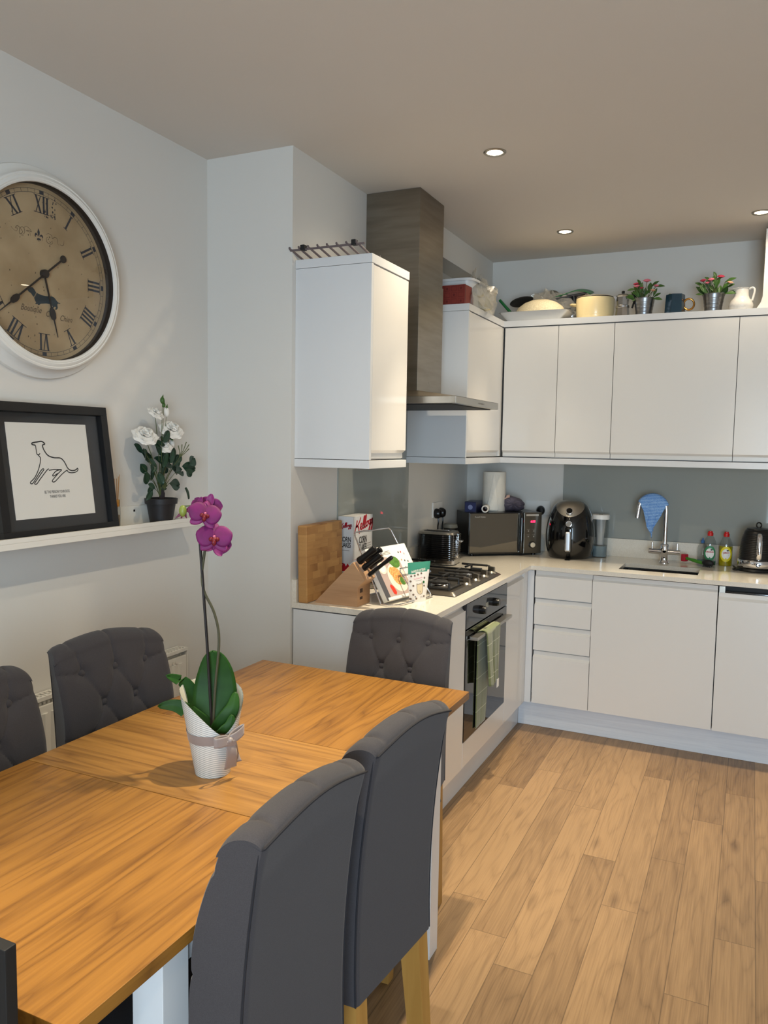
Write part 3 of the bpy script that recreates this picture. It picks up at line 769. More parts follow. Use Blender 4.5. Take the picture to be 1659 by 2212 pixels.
strap(B, [(0,0,-.01),vr*.02-back*.02+Vector((0,0,.0)),vr*.036-back*.024+Vector((0,0,.016)),vr*.042-back*.02+Vector((0,0,.04))], .03)
Hs = .515
stk = MB().tube([(0,0,.07),-vr*.012+Vector((0,0,.3)),-vr*.026+Vector((0,0,Hs))], .0032, 8).build('support_stick', mat('dark stick', (28,22,20), .5), oc)
sp = [vr*.0+Vector((0,0,.10)),vr*.006+Vector((0,0,.2)),vr*.014+Vector((0,0,.30)),vr*.004+Vector((0,0,.36)),-vr*.018+Vector((0,0,.41)),-vr*.022+Vector((0,0,.45)),-vr*.016+Vector((0,0,.50)),-vr*.014+Vector((0,0,.555))]
MB().tube(cr(sp, 6), .0029, 8).build('flower_stem', mat('brown green stem', (70,68,48), .6), oc)
M['petal'] = mat('magenta petal', (112,0,90), .65, sheen=.15, noise=(60,(96,0,76)))
M['sepal'] = mat('pale petal back', (140,50,112), .6, noise=(70,(116,30,92)))
M['lip'] = mat('deep lip', (96,0,34), .5, noise=(260,(120,24,24)))
def flower(c, sc, tilt, yaw=0):
    c = Vector(c); n = (view*math.cos(yaw)+vr*math.sin(yaw)).normalized(); rr = Vector((-n.y,n.x,0)).normalized(); up = n.cross(rr); up = up if up.z > 0 else -up
    rr2 = rr*math.cos(tilt)+up*math.sin(tilt); up2 = -rr*math.sin(tilt)+up*math.cos(tilt)
    def pet(ang, ln, wd, off, cup, mi, m):
        d = rr2*math.cos(ang)+up2*math.sin(ang); q = -rr2*math.sin(ang)+up2*math.cos(ang)
        def f(u, v):
            s = (u-.5)*2; w_ = wd*math.sin(PI*min(.985, v*.9+.1))**.55*.5
            return c+d*(ln*v)+q*(s*w_)+n*(off+cup*(v*v)-.10*ln*s*s)
        m.grid(8, 10, f, mi=mi)
    m = MB()
    for a in (90, 222, 318): pet(math.radians(a), .034*sc, .024*sc, -.003, -.006*sc, 1, m)
    for a in (14, 166): pet(math.radians(a), .036*sc, .044*sc, .001, .003*sc, 0, m)
    o = m.build('flower', [M['petal'], M['sepal']], oc); md = o.modifiers.new('t','SOLIDIFY'); md.thickness = .0007
    l = MB()
    l.ball(c+n*.006-up2*.004*sc, .006*sc, 10, 8, 0, 1.2, 1.2, .9)
    for s in (-1, 1): l.ball(c+n*.006+rr2*.006*s*sc-up2*.004*sc, .0045*sc, 8, 6, 0)
    l.ball(c+n*.009-up2*.011*sc, .0045*sc, 8, 6, 0, 1, 1, 1.5)
    l.ball(c+n*.010+up2*.001*sc, .0028*sc, 8, 6, 1)
    l.build('lip', [M['lip'], M['pinkink']], o)
top_ = Vector((0,0,.555))
flower(-vr*.016+Vector((0,0,.575))+view*.014, 1.0, -.25, .12)
flower(vr*.004+Vector((0,0,.524))+view*.016, 1.1, -.05, 0)
flower(-vr*.028+Vector((0,0,.594))-view*.014, .82, .5, 2.4)
flower(-vr*.006+Vector((0,0,.60))-view*.02, .8, .2, 2.9)
flower(vr*.008+Vector((0,0,.516))-view*.016, .95, .3, 2.9)
m = MB(); bc = -vr*.062+Vector((0,0,.586)); m.ball(bc, .0085, 12, 10, 0, 1, 1, 1.5)
for k in range(4):
    a = k*1.6; m.tube([bc+Vector((0,0,-.006))+vr*.004*math.cos(a), bc+Vector((0,0,-.016))+vr*.012*math.cos(a)-vr*.004], [.004,.0005], 6, 1)
m.tube([bc+Vector((0,0,.01)), -vr*.04+Vector((0,0,.598)), -vr*.016+Vector((0,0,.57))], .0018, 6, 2)
m.build('bud', [mat('bud green', (128,140,62), .4), mat('bud tip', (104,34,70), .5), M['stem']], oc)

# ------------------------------------------------------------------ radiator
rd = thing('radiator', 'white panel radiator with slotted top grille on the left wall behind the chairs', 'radiator', (XL,-2.6,.12))
ry0, ry1, rz0, rz1 = -3.5, -1.665, .13, .712
m = L0(rd); m.box(-.948, -.936, ry0, ry1, rz0, rz1-.03, .003)
n = 50
for k in range(n):
    y = ry0+.02+k*(ry1-ry0-.04)/n; m.prism([(-.936,y+.004),(-.928,y+.012),(-.928,y+.021),(-.936,y+.028)], rz0+.03, rz1-.055, 'z')
m.build('front_panel', M['offwhite'], rd)
m = L0(rd); m.box(-.985+.02, -.972, ry0, ry1, rz0, rz1-.03); m.build('rear_panel', M['offwhite'], rd)
m = L0(rd); m.box(-.972, -.948, ry0+.02, ry1-.02, rz0+.02, rz1-.06); m.build('fins', M['carcass'], rd)
m = L0(rd); m.box(-.979, -.972, ry0, ry1, rz1-.012, rz1); m.box(-.939, -.931, ry0, ry1, rz1-.012, rz1); m.box(-.955, -.951, ry0, ry1, rz1-.008, rz1-.002)
n = 110
for k in range(n+1):
    y = ry0+k*(ry1-ry0-.006)/n; m.box(-.975, -.935, y, y+.006, rz1-.010, rz1-.001)
m.build('top_grille', M['offwhite'], rd, smooth=False)
m = L0(rd); m.box(-.975, -.9315, ry1, ry1+.004, rz0, rz1-.001, .001)
for k in range(3): m.box(-.931, -.9305, ry1-.07-k*.018, ry1-.058-k*.018, rz1-.05, rz1-.04)
m.build('side_cover', M['offwhite'], rd)

# ------------------------------------------------------------------ picture shelf
SZ = 1.226
sh = thing('picture_shelf', 'white picture ledge shelf on the left wall below the clock', 'shelf', (XL,-2.6,SZ-.03))
L0(sh).box(XL, -.872, -3.6, -1.648, SZ-.03, SZ-.012, .001).box(-.884, -.872, -3.6, -1.648, SZ-.012, SZ+.002, .001).build('ledge', M['offwhite'], sh)
L0(sh).box(XL, XL+.008, -3.6, -1.648, SZ-.012, SZ+.055, .001).build('back_rail', M['offwhite'], sh)
L0(sh).box(XL+.008, XL+.011, -1.905, -1.899, SZ+.034, SZ+.041).build('screw', M['blackmatt'], sh)
SB = SZ-.012

# framed dog drawing, leaning
fr = thing('framed_picture', 'black framed line drawing of a dog leaning on the picture shelf', 'picture', (-.911,-2.288,SB))
fr.rotation_euler = (0,-.135,0)
fw, fh = .455, .412
m = MB()
for (a0_, a1_, b0_, b1_) in ((-fw/2,fw/2,0,.028),(-fw/2,fw/2,fh-.028,fh),(-fw/2,-fw/2+.028,.028,fh-.028),(fw/2-.028,fw/2,.028,fh-.028)):
    m.box(-.012, .018, a0_, a1_, b0_, b1_, .0012)
M['frameblack'] = mat('black frame', (18,18,20), .45)
m.build('frame', M['frameblack'], fr)
MB().box(-.011, -.004, -fw/2+.026, fw/2-.026, .026, fh-.026).build('mount', mat('black mount', (38,38,40), .7), fr)
pz0 = .062; ph = .292; pw = .31; py0 = -fw/2+.065
m = MB(); m.box(-.0045, -.003, py0, py0+pw, pz0, pz0+ph, mi=0)
pl = ((-.003,py0,pz0),(0,1,0),(0,0,1))
def dog(pts, w=.0035): m.stroke([(pw*(x-72)/(665-72), ph*(1-(y-305)/(1010-305))) for x, y in pts], w, pl, 1, .0006, 5)
# traced in the picture's own plane, perspective taken out
def P_(x, y):    # zoom pixel -> sheet
    u0 = 72+(165-72)*(y-305)/(1040-305); u1 = 665+(750-665)*(y-330)/(985-330)
    s = (x-u0)/(u1-u0); y0_ = 305+(330-305)*s; y1_ = 1040+(985-1040)*s
    return (pw*s, ph*(1-(y-y0_)/(y1_-y0_)))
for pts, w in (([(285,480),(262,474),(262,463),(300,455),(330,452),(352,470),(335,478)],.004),
               ([(285,480),(292,520),(296,545),(312,550),(318,540)],.0028),
               ([(296,545),(320,570),(322,600),(310,660),(285,720),(258,752),(255,764),(272,764),(300,715),(335,660),(348,662),(330,690),(292,750),(284,768),(300,768),(325,730),(372,665),(385,658)],.003),
               ([(335,478),(345,512),(375,555),(420,573),(470,577),(500,605),(525,650),(550,668),(580,668),(600,655),(600,650)],.0038),
               ([(600,650),(607,660),(595,678),(560,686),(530,680),(520,668),(490,690),(465,715),(430,752),(412,752),(415,738),(455,690),(478,665),(440,672),(412,705),(425,708),(450,690)],.003),
               ([(385,668),(420,662),(455,662),(480,662)],.003)):
    m.stroke([P_(x, y) for x, y in pts], w, pl, 1, .0006, 5)
a = P_(450, 836); b = P_(455, 870)
m.text('BE THE PERSON YOUR DOG', .0125, a, pl, 1, sx=.62); m.text('THINKS YOU ARE', .0125, b, pl, 1, sx=.62)
m.build('print', [M['paper'], M['ink']], fr)
MB().box(.004, .0055, -fw/2+.027, fw/2-.027, .027, fh-.027).build('glass_pane', M['pictureglass'], fr)

# reed diffuser
rf = thing('reed_diffuser', 'small clear reed diffuser bottle with gold collar beside the picture frame', 'diffuser', (-.94,-2.03,SB))
MB().lathe([(.001,0),(.014,0),(.0155,.004),(.0155,.07),(.012,.078)], 20).build('bottle', M['clear'], rf)
MB().lathe([(.001,.002),(.0135,.002),(.0135,.045),(.001,.045)], 20).build('oil', mat('amber oil', (186,152,108), .1, trans=.5), rf)
MB().lathe([(.0125,.074),(.0135,.076),(.0135,.098),(.011,.0985),(.001,.0985)], 20).build('collar', mat('gold', (212,160,86), .25, 1), rf)
m = MB()
for k in range(6):
    a = k*1.05; m.tube([(.003*math.cos(a),.003*math.sin(a),.03),(.013*math.cos(a),.014*math.sin(a),.178+.008*math.sin(k*2.3))], .0012, 6)
m.build('reeds', mat('reed', (176,132,84), .7), rf)

# white rose in a black pot
rs = thing('potted_rose', 'artificial white rose bush in a black plastic pot on the picture shelf', 'plant', (-.92,-1.823,SB))
M['potblack'] = mat('black pot', (30,29,32), .5)
MB().lathe([(.001,0),(.040,0),(.052,.072),(.058,.073),(.060,.092),(.056,.093),(.052,.082),(.001,.08)], 32).build('pot', M['potblack'], rs)
wy = lambda px, pz: (0.0, 0.0)
# positions read on the plane of the plant: (along the wall, height) about the pot centre
ky = .0; 
def rp_(px, py):  # crop pixel -> (dy, z)
    return ((px-575)*.00031, .092+(1690-py)*.00023)
rr_ = random.Random(3)
def dx_(): return rr_.uniform(-.02,.035)
stems = MB(); leaves = MB()
root = Vector((0,0,.085))
def stemto(p, r=.0022, mid=None):
    p = Vector(p); mdp = Vector(mid) if mid else Vector((p.x*.35,p.y*.35,.095+(p.z-.095)*.5))
    stems.tube(cr([root, mdp, p], 6), [r*(1-.5*i/12) for i in range(13)], 6)
tk = MB().tube([(0,0,.075),(.003,.003,.11),(0,.002,.128)], [.011,.010,.006], 8); tk.build('trunk', mat('dark trunk', (38,30,34), .8), rs)
def leaf_(c, d, ln, wd, nrm=None, mb=leaves, mi=0):
    c = Vector(c); d = Vector(d).normalized(); nn = Vector(nrm or (rr_.uniform(.3,1),rr_.uniform(-.6,.6),rr_.uniform(-.3,.8))); nn = (nn-d*nn.dot(d)).normalized(); q = d.cross(nn)
    def f(u, v):
        s = (u-.5)*2; w_ = wd*.5*math.sin(PI*min(.99, v*.93+.05))**.75
        return c+d*(ln*v)+q*(s*w_)+nn*(-.12*ln*v*v+.18*wd*abs(s))
    mb.grid(6, 8, f, mi=mi)
LV = [(330,1010,-30,.045),(450,1060,-10,.042),(620,1040,60,.046),(730,1010,-30,.042),(760,1240,-20,.05),(690,1240,200,.04),(360,1180,-120,.036),(430,1360,-70,.04),(520,1060,-100,.05),(590,780,-60,.04),(470,820,-10,.036),(650,680,-40,.034),(250,980,-60,.04),(230,890,-40,.040),(290,960,-20,.038),(410,1030,-70,.034),(300,1110,-45,.034),(320,1200,-50,.04),(280,1340,-60,.046),(270,1470,-30,.03),(470,930,120,.045),(560,1000,80,.05),(520,720,45,.05),(560,1100,150,.045),(530,1190,-80,.04),(640,1170,20,.04),(680,1060,10,.048),(840,1120,40,.06),(830,1270,5,.06),(900,1080,60,.036),(1080,1120,30,.055),(1020,1210,-10,.06),(960,1280,-40,.04),(430,1270,-100,.045),(470,1400,-80,.035),(600,1490,160,.05),(790,1480,-10,.06),(900,1610,-70,.04),(270,1600,-115,.036),(360,1530,-100,.03),(700,700,60,.03),(380,830,-30,.045),(620,1330,-60,.03),(700,930,-80,.03),(800,940,-80,.034)]
for px, py, ang, ln in LV:
    y, z = rp_(px, py); a = math.radians(ang); x = dx_()
    ln *= 1.12; leaf_((x,y-.4*ln*math.cos(a),z-.4*ln*math.sin(a)), (rr_.uniform(-.3,.3),math.cos(a),math.sin(a)), ln, ln*.68, (1,rr_.uniform(-.5,.5),rr_.uniform(-.1,.7)))
    if rr_.random() < .45: stemto((x,y-.4*ln*math.cos(a),z-.4*ln*math.sin(a)), .0016)
M['rose'] = mat('white rose', (232,228,220), .6, sheen=.2)
def rose(px, py, rad, flat=.7, ny=0):
    y, z = rp_(px, py); c = Vector((.012,y,z)); m = MB(); ax = Vector((.62,ny,.75)).normalized(); u0 = ax.orthogonal().normalized(); v0 = ax.cross(u0)
    for ring, (n_, rr0, hh, tilt) in enumerate(((3,.22,.50,.25),(5,.48,.42,.6),(6,.75,.22,1.0),(7,1.0,0,1.35))):
        for k in range(n_):
            a = 2*PI*k/n_+ring*.7; d = u0*math.cos(a)+v0*math.sin(a); q = ax.cross(d)
            def f(u, v, d=d, q=q, rr0=rr0, hh=hh, tilt=tilt):
                s = (u-.5)*2; w_ = rad*(.42+.25*rr0)*math.sin(PI*min(.97, .25+v*.72))**.5
                out = rr0*rad*(.25+.75*v**.8); hgt = rad*(hh*v+.10*math.sin(v*5)+.05*math.cos(s*5)*v)*flat
                return c+d*out+q*(s*w_)+ax*(hgt-.08*rad*(1-s*s)*0)-d*(s*s*.15*rad)
            m.grid(6, 6, f)
    o = m.build('flower', M['rose'], rs); stemto(c-ax*rad*.2, .0022)
    s_ = MB()
    for k in range(5):
        a = k*1.257; d = u0*math.cos(a)+v0*math.sin(a); s_.tube([c-ax*rad*.15, c-ax*rad*.2+d*rad*.35, c+d*rad*.6-ax*rad*.28], [.003,.003,.0004], 5)
    s_.ball(c-ax*rad*.22, rad*.2, 8, 6); s_.build('calyx', M['leaf2'], o)
rose(455,345,.034,1.0); rose(725,590,.050,1.0,-.25); rose(275,690,.050,.95,-.3); rose(590,860,.034,1.0,-.3)
def budp(px, py, h, mi=0):
    y, z = rp_(px, py); m = MB(); m.ball((.005,y,z), h*.32, 10, 8, 0, 1, 1, 1.5); m.tube([(.005,y,z+h*.3),(.007,y+.003,z+h*.8)], [h*.2,.0005], 6, 1)
    m.tube([(.005,y,z-h*.3),(.012,y-.006,z+h*.4)], [.003,.0006], 5, 1); m.build('bud', [M['rose'] if mi else M['leaf2'], M['leaf2']], rs); stemto((.005,y,z-h*.3), .0016)
budp(590,140,.026); budp(660,320,.036,1); budp(615,210,.02); budp(750,830,.034,1)
y, z = rp_(870,1040)
for px, py in ((980,790),(900,830),(1030,900),(830,850),(1030,830)):
    y2, z2 = rp_(px, py); stems.tube([(.01,y,z),(.012,(y+y2)/2+.005,(z+z2)/2),(.015,y2,z2)], [.0014,.0012,.002], 5)
stemto((.01,y,z), .0018)
stems.build('stems', M['stem'], rs); o = leaves.build('foliage', M['leaf'], rs); md = o.modifiers.new('t','SOLIDIFY'); md.thickness = .0008

# ------------------------------------------------------------------ wall clock
ck = thing('wall_clock', 'large round white wall clock with parchment face, Roman numerals and a dachshund', 'clock', (XL,-2.298,2.02))
ck.rotation_euler = (0,PI/2,0)
# local z = out of the wall, local x = down, local y = along the wall to the right
MB().lathe([(.318,0),(.319,.004),(.316,.012),(.305,.016),(.296,.022),(.292,.034)], 96, cap=False).build('housing', M['clockwhite'], ck)
MB().lathe([(.292,.030),(.2925,.046),(.289,.054),(.284,.0565),(.281,.0555),(.279,.0575),(.272,.060),(.269,.0585),(.267,.060),(.262,.058),(.2605,.053)], 96, cap=False).build('bezel', M['clockwhite'], ck, ang=28)
MB().lathe([(.2606,.0535),(.2604,.02)], 96, cap=False).build('inner_wall', mat('shaded clock interior', (44,36,30), .7), ck)  # shadow inside the bezel, put into the dark colour of this wall
M['face'] = mat('parchment dial', (188,165,128), .6, noise=(7,(160,136,100)))
M['inkclock'] = mat('slate ink', (44,48,58), .7); M['dogink'] = mat('teal ink', (34,50,58), .7); M['sepia'] = mat('sepia ink', (96,78,56), .7)
m = MB(); m.lathe([(.001,.0195),(.2608,.0195),(.2608,.021),(.001,.021)], 96, mi=0)
pl = ((0,0,.021),(0,1,0),(-1,0,0))    # u to the right, v up, as seen from the room
def rect(cx, cy, w_, h, rot, mi=1, dd=.0006):
    c, s = math.cos(rot), math.sin(rot)
    m.flat([(cx+a*c-b*s, cy+a*s+b*c) for a, b in ((-w_/2,-h/2),(w_/2,-h/2),(w_/2,h/2),(-w_/2,h/2))], pl, mi, dd)
NUM = ['XII','I','II','III','IIII','V','VI','VII','VIII','IX','X','XI']
RN = .206
for k, s in enumerate(NUM):
    a = -2*PI*k/12; H_ = .050
    wd = {'I':.013,'V':.026,'X':.028}; tot = sum(wd[c] for c in s); x = -tot/2
    ca, sa = math.cos(a), math.sin(a)
    def tr(px, py): return (px*ca-(RN+py)*sa, px*sa+(RN+py)*ca)
    for c in s:
        xc = x+wd[c]/2
        def bar(xa, xb, w_):
            m.flat([tr(xa-w_/2,-H_/2), tr(xa+w_/2,-H_/2), tr(xb+w_/2,H_/2), tr(xb-w_/2,H_/2)], pl, 1)
        if c == 'I': bar(xc, xc, .0068)
        elif c == 'V': bar(xc-.0005, xc-.0085, .0068); bar(xc+.0005, xc+.0085, .0032)
        else: bar(xc+.009, xc-.009, .0070); bar(xc-.009, xc+.009, .0030)
        x += wd[c]
    for e in (-1, 1): m.flat([tr(-tot/2-.002, e*H_/2-.001), tr(tot/2+.002, e*H_/2-.001), tr(tot/2+.002, e*H_/2+.001), tr(-tot/2-.002, e*H_/2+.001)], pl, 1)
for r_ in (.2365, .2475):
    m.stroke([(r_*math.cos(2*PI*k/90), r_*math.sin(2*PI*k/90)) for k in range(91)], .0011, pl, 1, .0006, 1)
for k in range(60):
    a = 2*PI*k/60
    if k % 5 == 0: rect(.242*math.cos(a), .242*math.sin(a), .010, .016, a, 1)
    else: rect(.242*math.cos(a), .242*math.sin(a), .011, .0011, a, 1)
# stamped motifs
q = lambda x, y: ((x-890)/9.217*.000+ (x-895)*.0001838*1.0, (1015-y)*.000166)   # crop pixel -> dial
def Q(x, y):
    # the dial seen at an angle: crop pixels to dial metres, from the XII, III and VI positions
    px, py = x/9.217, 480+y/9.217
    du = (px-97)/140*.209; du *= 1+.10*(du/.2)
    # vertical scale grows to the left, and the horizontals fall to the right
    return (du, (590.5+ (px-97)*.17-py)/192*.262*(1+.12*du/.2))
dogp = [(520,1350),(560,1330),(590,1300),(640,1300),(680,1340),(710,1390),(760,1420),(850,1450),(960,1465),(1090,1460),(1150,1485),(1200,1545),(1240,1580),(1285,1585),(1270,1600),(1225,1595),(1212,1620),(1222,1690),(1190,1725),(1155,1722),(1165,1700),(1185,1690),(1160,1660),(1130,1680),(1110,1705),(1078,1700),(1095,1680),(1105,1660),(1060,1620),(960,1612),(830,1625),(805,1640),(790,1660),(752,1655),(765,1630),(740,1640),(695,1640),(700,1625),(720,1610),(690,1570),(668,1500),(630,1465),(600,1420),(550,1400),(525,1375)]
m.flat([Q(*p) for p in dogp][::-1], pl, 2, .0007)
for k in range(5): m.disc(Q(728-k*13, 1408+k*22), .0016, pl, 0, .0012, 8)
for pts in ([(805,95),(780,170),(795,230),(812,262),(830,230),(836,170)], [(800,270),(775,215),(750,180),(720,205),(715,250),(735,275),(745,235),(770,232)], [(825,270),(845,235),(870,222),(905,245),(912,285),(895,310),(885,270),(860,262)], [(770,300),(800,290),(860,318),(850,350),(820,330),(815,375),(800,330),(770,340)]):
    m.flat([Q(*p) for p in pts], pl, 1, .0007)
for pts in ([(150,60),(200,110),(280,160),(310,100),(260,90),(300,50),(360,80),(350,180),(380,215),(430,170),(380,90),(440,75),(480,130),(470,200),(400,240),(460,250)], [(460,90),(520,60),(600,110),(640,170),(570,140),(520,150),(600,180),(615,260)], [(975,220),(1040,200),(1110,240),(1130,300),(1180,270),(1240,310),(1250,400),(1290,440)], [(1040,265),(990,290),(1000,370),(1080,410),(1130,390),(1120,340)], [(1290,400),(1330,435),(1380,420),(1390,340)], [(1050,350),(1080,380),(1110,350)]):
    m.stroke([Q(*p) for p in pts], .0016, pl, 3, .0007, 5, True)
m.text('Boutique', .027, Q(590,1800), pl, 3, shear=.4, sx=.78); m.text('Chic', .026, Q(1040,1885), pl, 3, shear=.4, sx=.75); m.text('Chien', .026, Q(1400,1950), pl, 3, shear=.4, sx=.8)
rr_ = random.Random(11)
for k in range(70):
    a = rr_.uniform(0, 2*PI); r_ = .23*math.sqrt(rr_.random()); s = rr_.uniform(.0008,.003)
    m.flat([(r_*math.cos(a)+s*rr_.uniform(.4,1)*math.cos(b), r_*math.sin(a)+s*rr_.uniform(.6,1.6)*math.sin(b)) for b in (0,1.2,2.4,3.6,4.8)], pl, 3, .0005)
for k in range(26):   # worn patch by the XII
    a = rr_.uniform(.0,.055); b = rr_.uniform(.17,.235); s = rr_.uniform(.0008,.0026)
    m.flat([(a+s*math.cos(c), b+s*2.2*rr_.uniform(.5,1)*math.sin(c)) for c in (0,1,2,3,4,5)], pl, 1, .0008)
m.build('dial', [M['face'], M['inkclock'], M['dogink'], M['sepia']], ck)
M['hand'] = mat('dark bronze hand', (36,30,28), .45, .3)
def hand(name, ang, ln, tail_, z, sp0, sp1, spw):
    h = MB(); pl2 = ((0,0,z),(math.sin(0),1,0),(-1,0,0)); d = Vector((math.cos(ang),math.sin(ang))); n_ = Vector((-d.y,d.x))
    prof = [(-tail_,.0028),(-.004,.0028),(sp0,.0026),(sp0+.008,spw*.8),(sp0+.02,spw),(sp0+.034,spw*.75),(sp1,.0022),(ln,.0006)]
    poly = [d*a+n_*b for a, b in prof]+[d*a-n_*b for a, b in reversed(prof)]
    n0 = len(poly); vs = []
    for zz in (0,.0022):
        for p in poly: vs.append((-p.y, p.x, z+zz))
    h.add(vs, [tuple(range(n0)), tuple(reversed(range(n0,2*n0)))]+[(i,(i+1)%n0,n0+(i+1)%n0,n0+i) for i in range(n0)])
    if tail_ > .01: c = d*(-tail_); h.lathe([(.001,0),(.0115,0),(.0115,.0024),(.001,.0024)], 20, (-c.y,c.x,z))
    h.build(name, M['hand'], ck)
hand('minute_hand', math.atan2(-.137,-.166), .225, .092, .030, .125, .165, .0105)
hand('hour_hand', math.atan2(-.186,.048), .192, .0, .026, .10, .14, .0115)
MB().lathe([(.013,.022),(.013,.034),(.010,.038),(.001,.040)], 24).build('hub', M['hand'], ck)
MB().lathe([(.001,.0425),(.2607,.0425),(.2607,.044),(.001,.044)], 64).build('glass_cover', M['pictureglass'], ck)
# ------------------------------------------------------------------ things on the worktop
E4 = .0008
cb = thing('chopping_board', 'thick end grain wooden chopping board standing against the kitchen wall at the worktop end', 'chopping board', (-.54,-1.30,ZT))
cb.rotation_euler = (0,-.02,0)
MB().box(-.021, .021, -.146, .15, 0, .306, .005).build('board', M['board'], cb)
# knife block
kb = thing('knife_block', 'slanted beech knife block with black handled knives', 'knife block', (-.415,-1.355,ZT))
pr = [(-.093,0),(.098,0),(.098,.077),(.129,.107),(.076,.173)]
MB().prism(pr, -.055, .055, 'y').build('block', M['beech'], kb, smooth=False)
sd = Vector((.053,-.066)).normalized()   # along the slot face (x, z)
sn = Vector((.78,.626))                  # out of it
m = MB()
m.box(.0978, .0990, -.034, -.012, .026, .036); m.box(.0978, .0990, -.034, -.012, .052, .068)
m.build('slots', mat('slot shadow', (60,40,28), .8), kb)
def knife(t, y, ln, wd, th, steel=0, kind='knife'):
    b = Vector((.076,.173))+(Vector((.129,.107))-Vector((.076,.173)))*t
    a3 = Vector((b.x,y,b.y)); d3 = Vector((sn.x,0,sn.y)); q3 = Vector((sd.x,0,sd.y))
    k = thing(kind, '', 'knife', Vector(kb.location)+a3)
    m = MB(); m.add([tuple(-d3*.03+q3*s*wd*.45+Vector((0,e*.001,0))) for s in (-1,1) for e in (-1,1)]+[tuple(d3*.014+q3*s*wd*.45+Vector((0,e*.001,0))) for s in (-1,1) for e in (-1,1)],
        [(0,1,3,2),(4,6,7,5),(0,4,5,1),(2,3,7,6),(0,2,6,4),(1,5,7,3)]); m.build('blade', M['chrome'], k)
    pts = [d3*(.010+ln*f) for f in (0,.06,.3,.6,.85,.97,1)]
    rr = [wd*f for f in (.42,.55,.46,.44,.52,.46,.25)]
    m = MB(); m.tube(pts, rr, 12); m.v = [tuple(Vector(p)*1) for p in m.v]
    m.v = [(x, yy*th, z) for x, yy, z in m.v]
    h = m.build('handle', M['black'], k)
    if steel:
        m = MB(); m.tube([d3*(ln+.002), d3*(ln+.0135)], [wd*.42,wd*.36], 12); m.v = [(x, yy*th, z) for x, yy, z in m.v]; m.build('end_cap', M['chrome'], k)
    return k
for args, lab in (((.10,-.034,.096,.030,.62),'fat black handled knife in the upper left slot of the knife block'),
                  ((.16,.028,.085,.026,.6),'black handled knife standing behind the fat handled one in the knife block'),
                  ((.48,-.030,.098,.024,.6,1),'black handled knife with a steel end cap in the middle of the knife block'),
                  ((.52,.020,.074,.020,.6),'short black handled knife in the far middle slot of the knife block'),
                  ((.86,-.022,.128,.017,.7),'long slim black handled knife in the lowest slot of the knife block')):
    knife(*args)['label'] = lab
# cereal box
ce = thing('cereal_box', 'white and red corn flakes cereal box behind the knife block', 'box', (-.535,-1.005,ZT))
bw, bl, bh = .072, .192, .316      # x, y, z ; the big face looks along +x
M['cerealwhite'] = mat('cereal carton', (214,213,212), .45)
m = MB(); m.box(-bw/2, bw/2, -bl/2, bl/2, 0, bh, .0008, 0)
F = ((bw/2,-bl/2,0),(0,1,0),(0,0,1)); S = ((-bw/2,-bl/2,0),(1,0,0),(0,0,1))
KEL = [[(.16,.98),(.07,.62),(-.02,.30),(-.12,.02)], [(.50,1.12),(.36,.80),(.20,.58),(.02,.50),(.22,.50),(.32,.30),(.34,.02),(.42,-.06)],
       [(.46,.26),(.58,.40),(.62,.58),(.52,.60),(.46,.36),(.52,.18),(.64,.20),(.74,.38),(.86,.80),(.90,1.08),(.82,1.06),(.74,.60),(.72,.30),(.80,.20),(.90,.36),(1.02,.82),(1.06,1.12),(.98,1.10),(.90,.62),(.88,.32),(.96,.22),(1.06,.36)],
       [(1.20,.62),(1.08,.56),(1.04,.36),(1.12,.26),(1.22,.40),(1.22,.60),(1.30,.62)],
       [(1.48,.66),(1.36,.62),(1.32,.42),(1.40,.34),(1.50,.52),(1.52,.68),(1.46,.20),(1.38,-.16),(1.30,-.14),(1.38,.10),(1.58,.40)],
       [(1.72,.70),(1.60,.66),(1.56,.46),(1.64,.38),(1.74,.56),(1.76,.72),(1.70,.24),(1.62,-.12),(1.54,-.10),(1.62,.14),(1.82,.44)]]
def kell(pl, x, y, s, sy, w, clip=9, tilt=.16):
    for st in KEL:
        pts = [(x+px*s, y+py*sy+tilt*px*sy) for px, py in st]
        pts = [(min(a, clip), b) for a, b in pts]
        if all(a >= clip for a, b in pts): continue
        m.stroke(pts, w, pl, 1, .0006, 5)
kell(F, .024, .242, .098, .056, .0082, bl-.003); kell(S, .010, .262, .031, .022, .0032)
for px in (0, 1): 
    pl_, cx, cz, sc = ((F,.096,.196,1.0), (S,bw/2,.208,.72))[px]
    m.text('CORN', .042*sc, (cx,cz), pl_, 2, bold=.0012*sc, sx=.62); m.text('FLAKES', .042*sc, (cx,cz-.034*sc), pl_, 2, bold=.0012*sc, sx=.55)
for k in range(3): m.flat([(.140,.188-.011*k),(.176,.190-.011*k),(.176,.192-.011*k),(.140,.190-.011*k)], F, 3)
m.flat([(.016,.170),(.056,.168),(.056,.1705),(.016,.1715)], S, 3)
def flame(pl, x, z, s):    # abstract red plumage shapes
    m.flat([(x,z),(x+.0*s,z+.10*s),(x+.035*s,z+.10*s),(x+.05*s,z+.125*s),(x+.03*s,z+.15*s),(x+.075*s,z+.145*s),(x+.10*s,z+.11*s),(x+.12*s,z+.15*s),(x+.155*s,z+.11*s),(x+.165*s,z+.06*s),(x+.12*s,z)], pl, 1, .0006)
    m.disc((x+.07*s,z-.01*s), .075*s, pl, 0, .0009, 28); m.disc((x+.07*s,z-.015*s), .068*s, pl, 4, .0012, 28)
m.flat([(0,.03),(0,.10),(.020,.098),(.024,.108),(.012,.116),(.034,.112),(.040,.100),(.048,.114),(.062,.096),(.064,.08),(.046,.03)], S, 1, .0006)
m.disc((.034,.048), .032, S, 0, .0009, 28); m.disc((.034,.044), .0295, S, 4, .0012, 28)
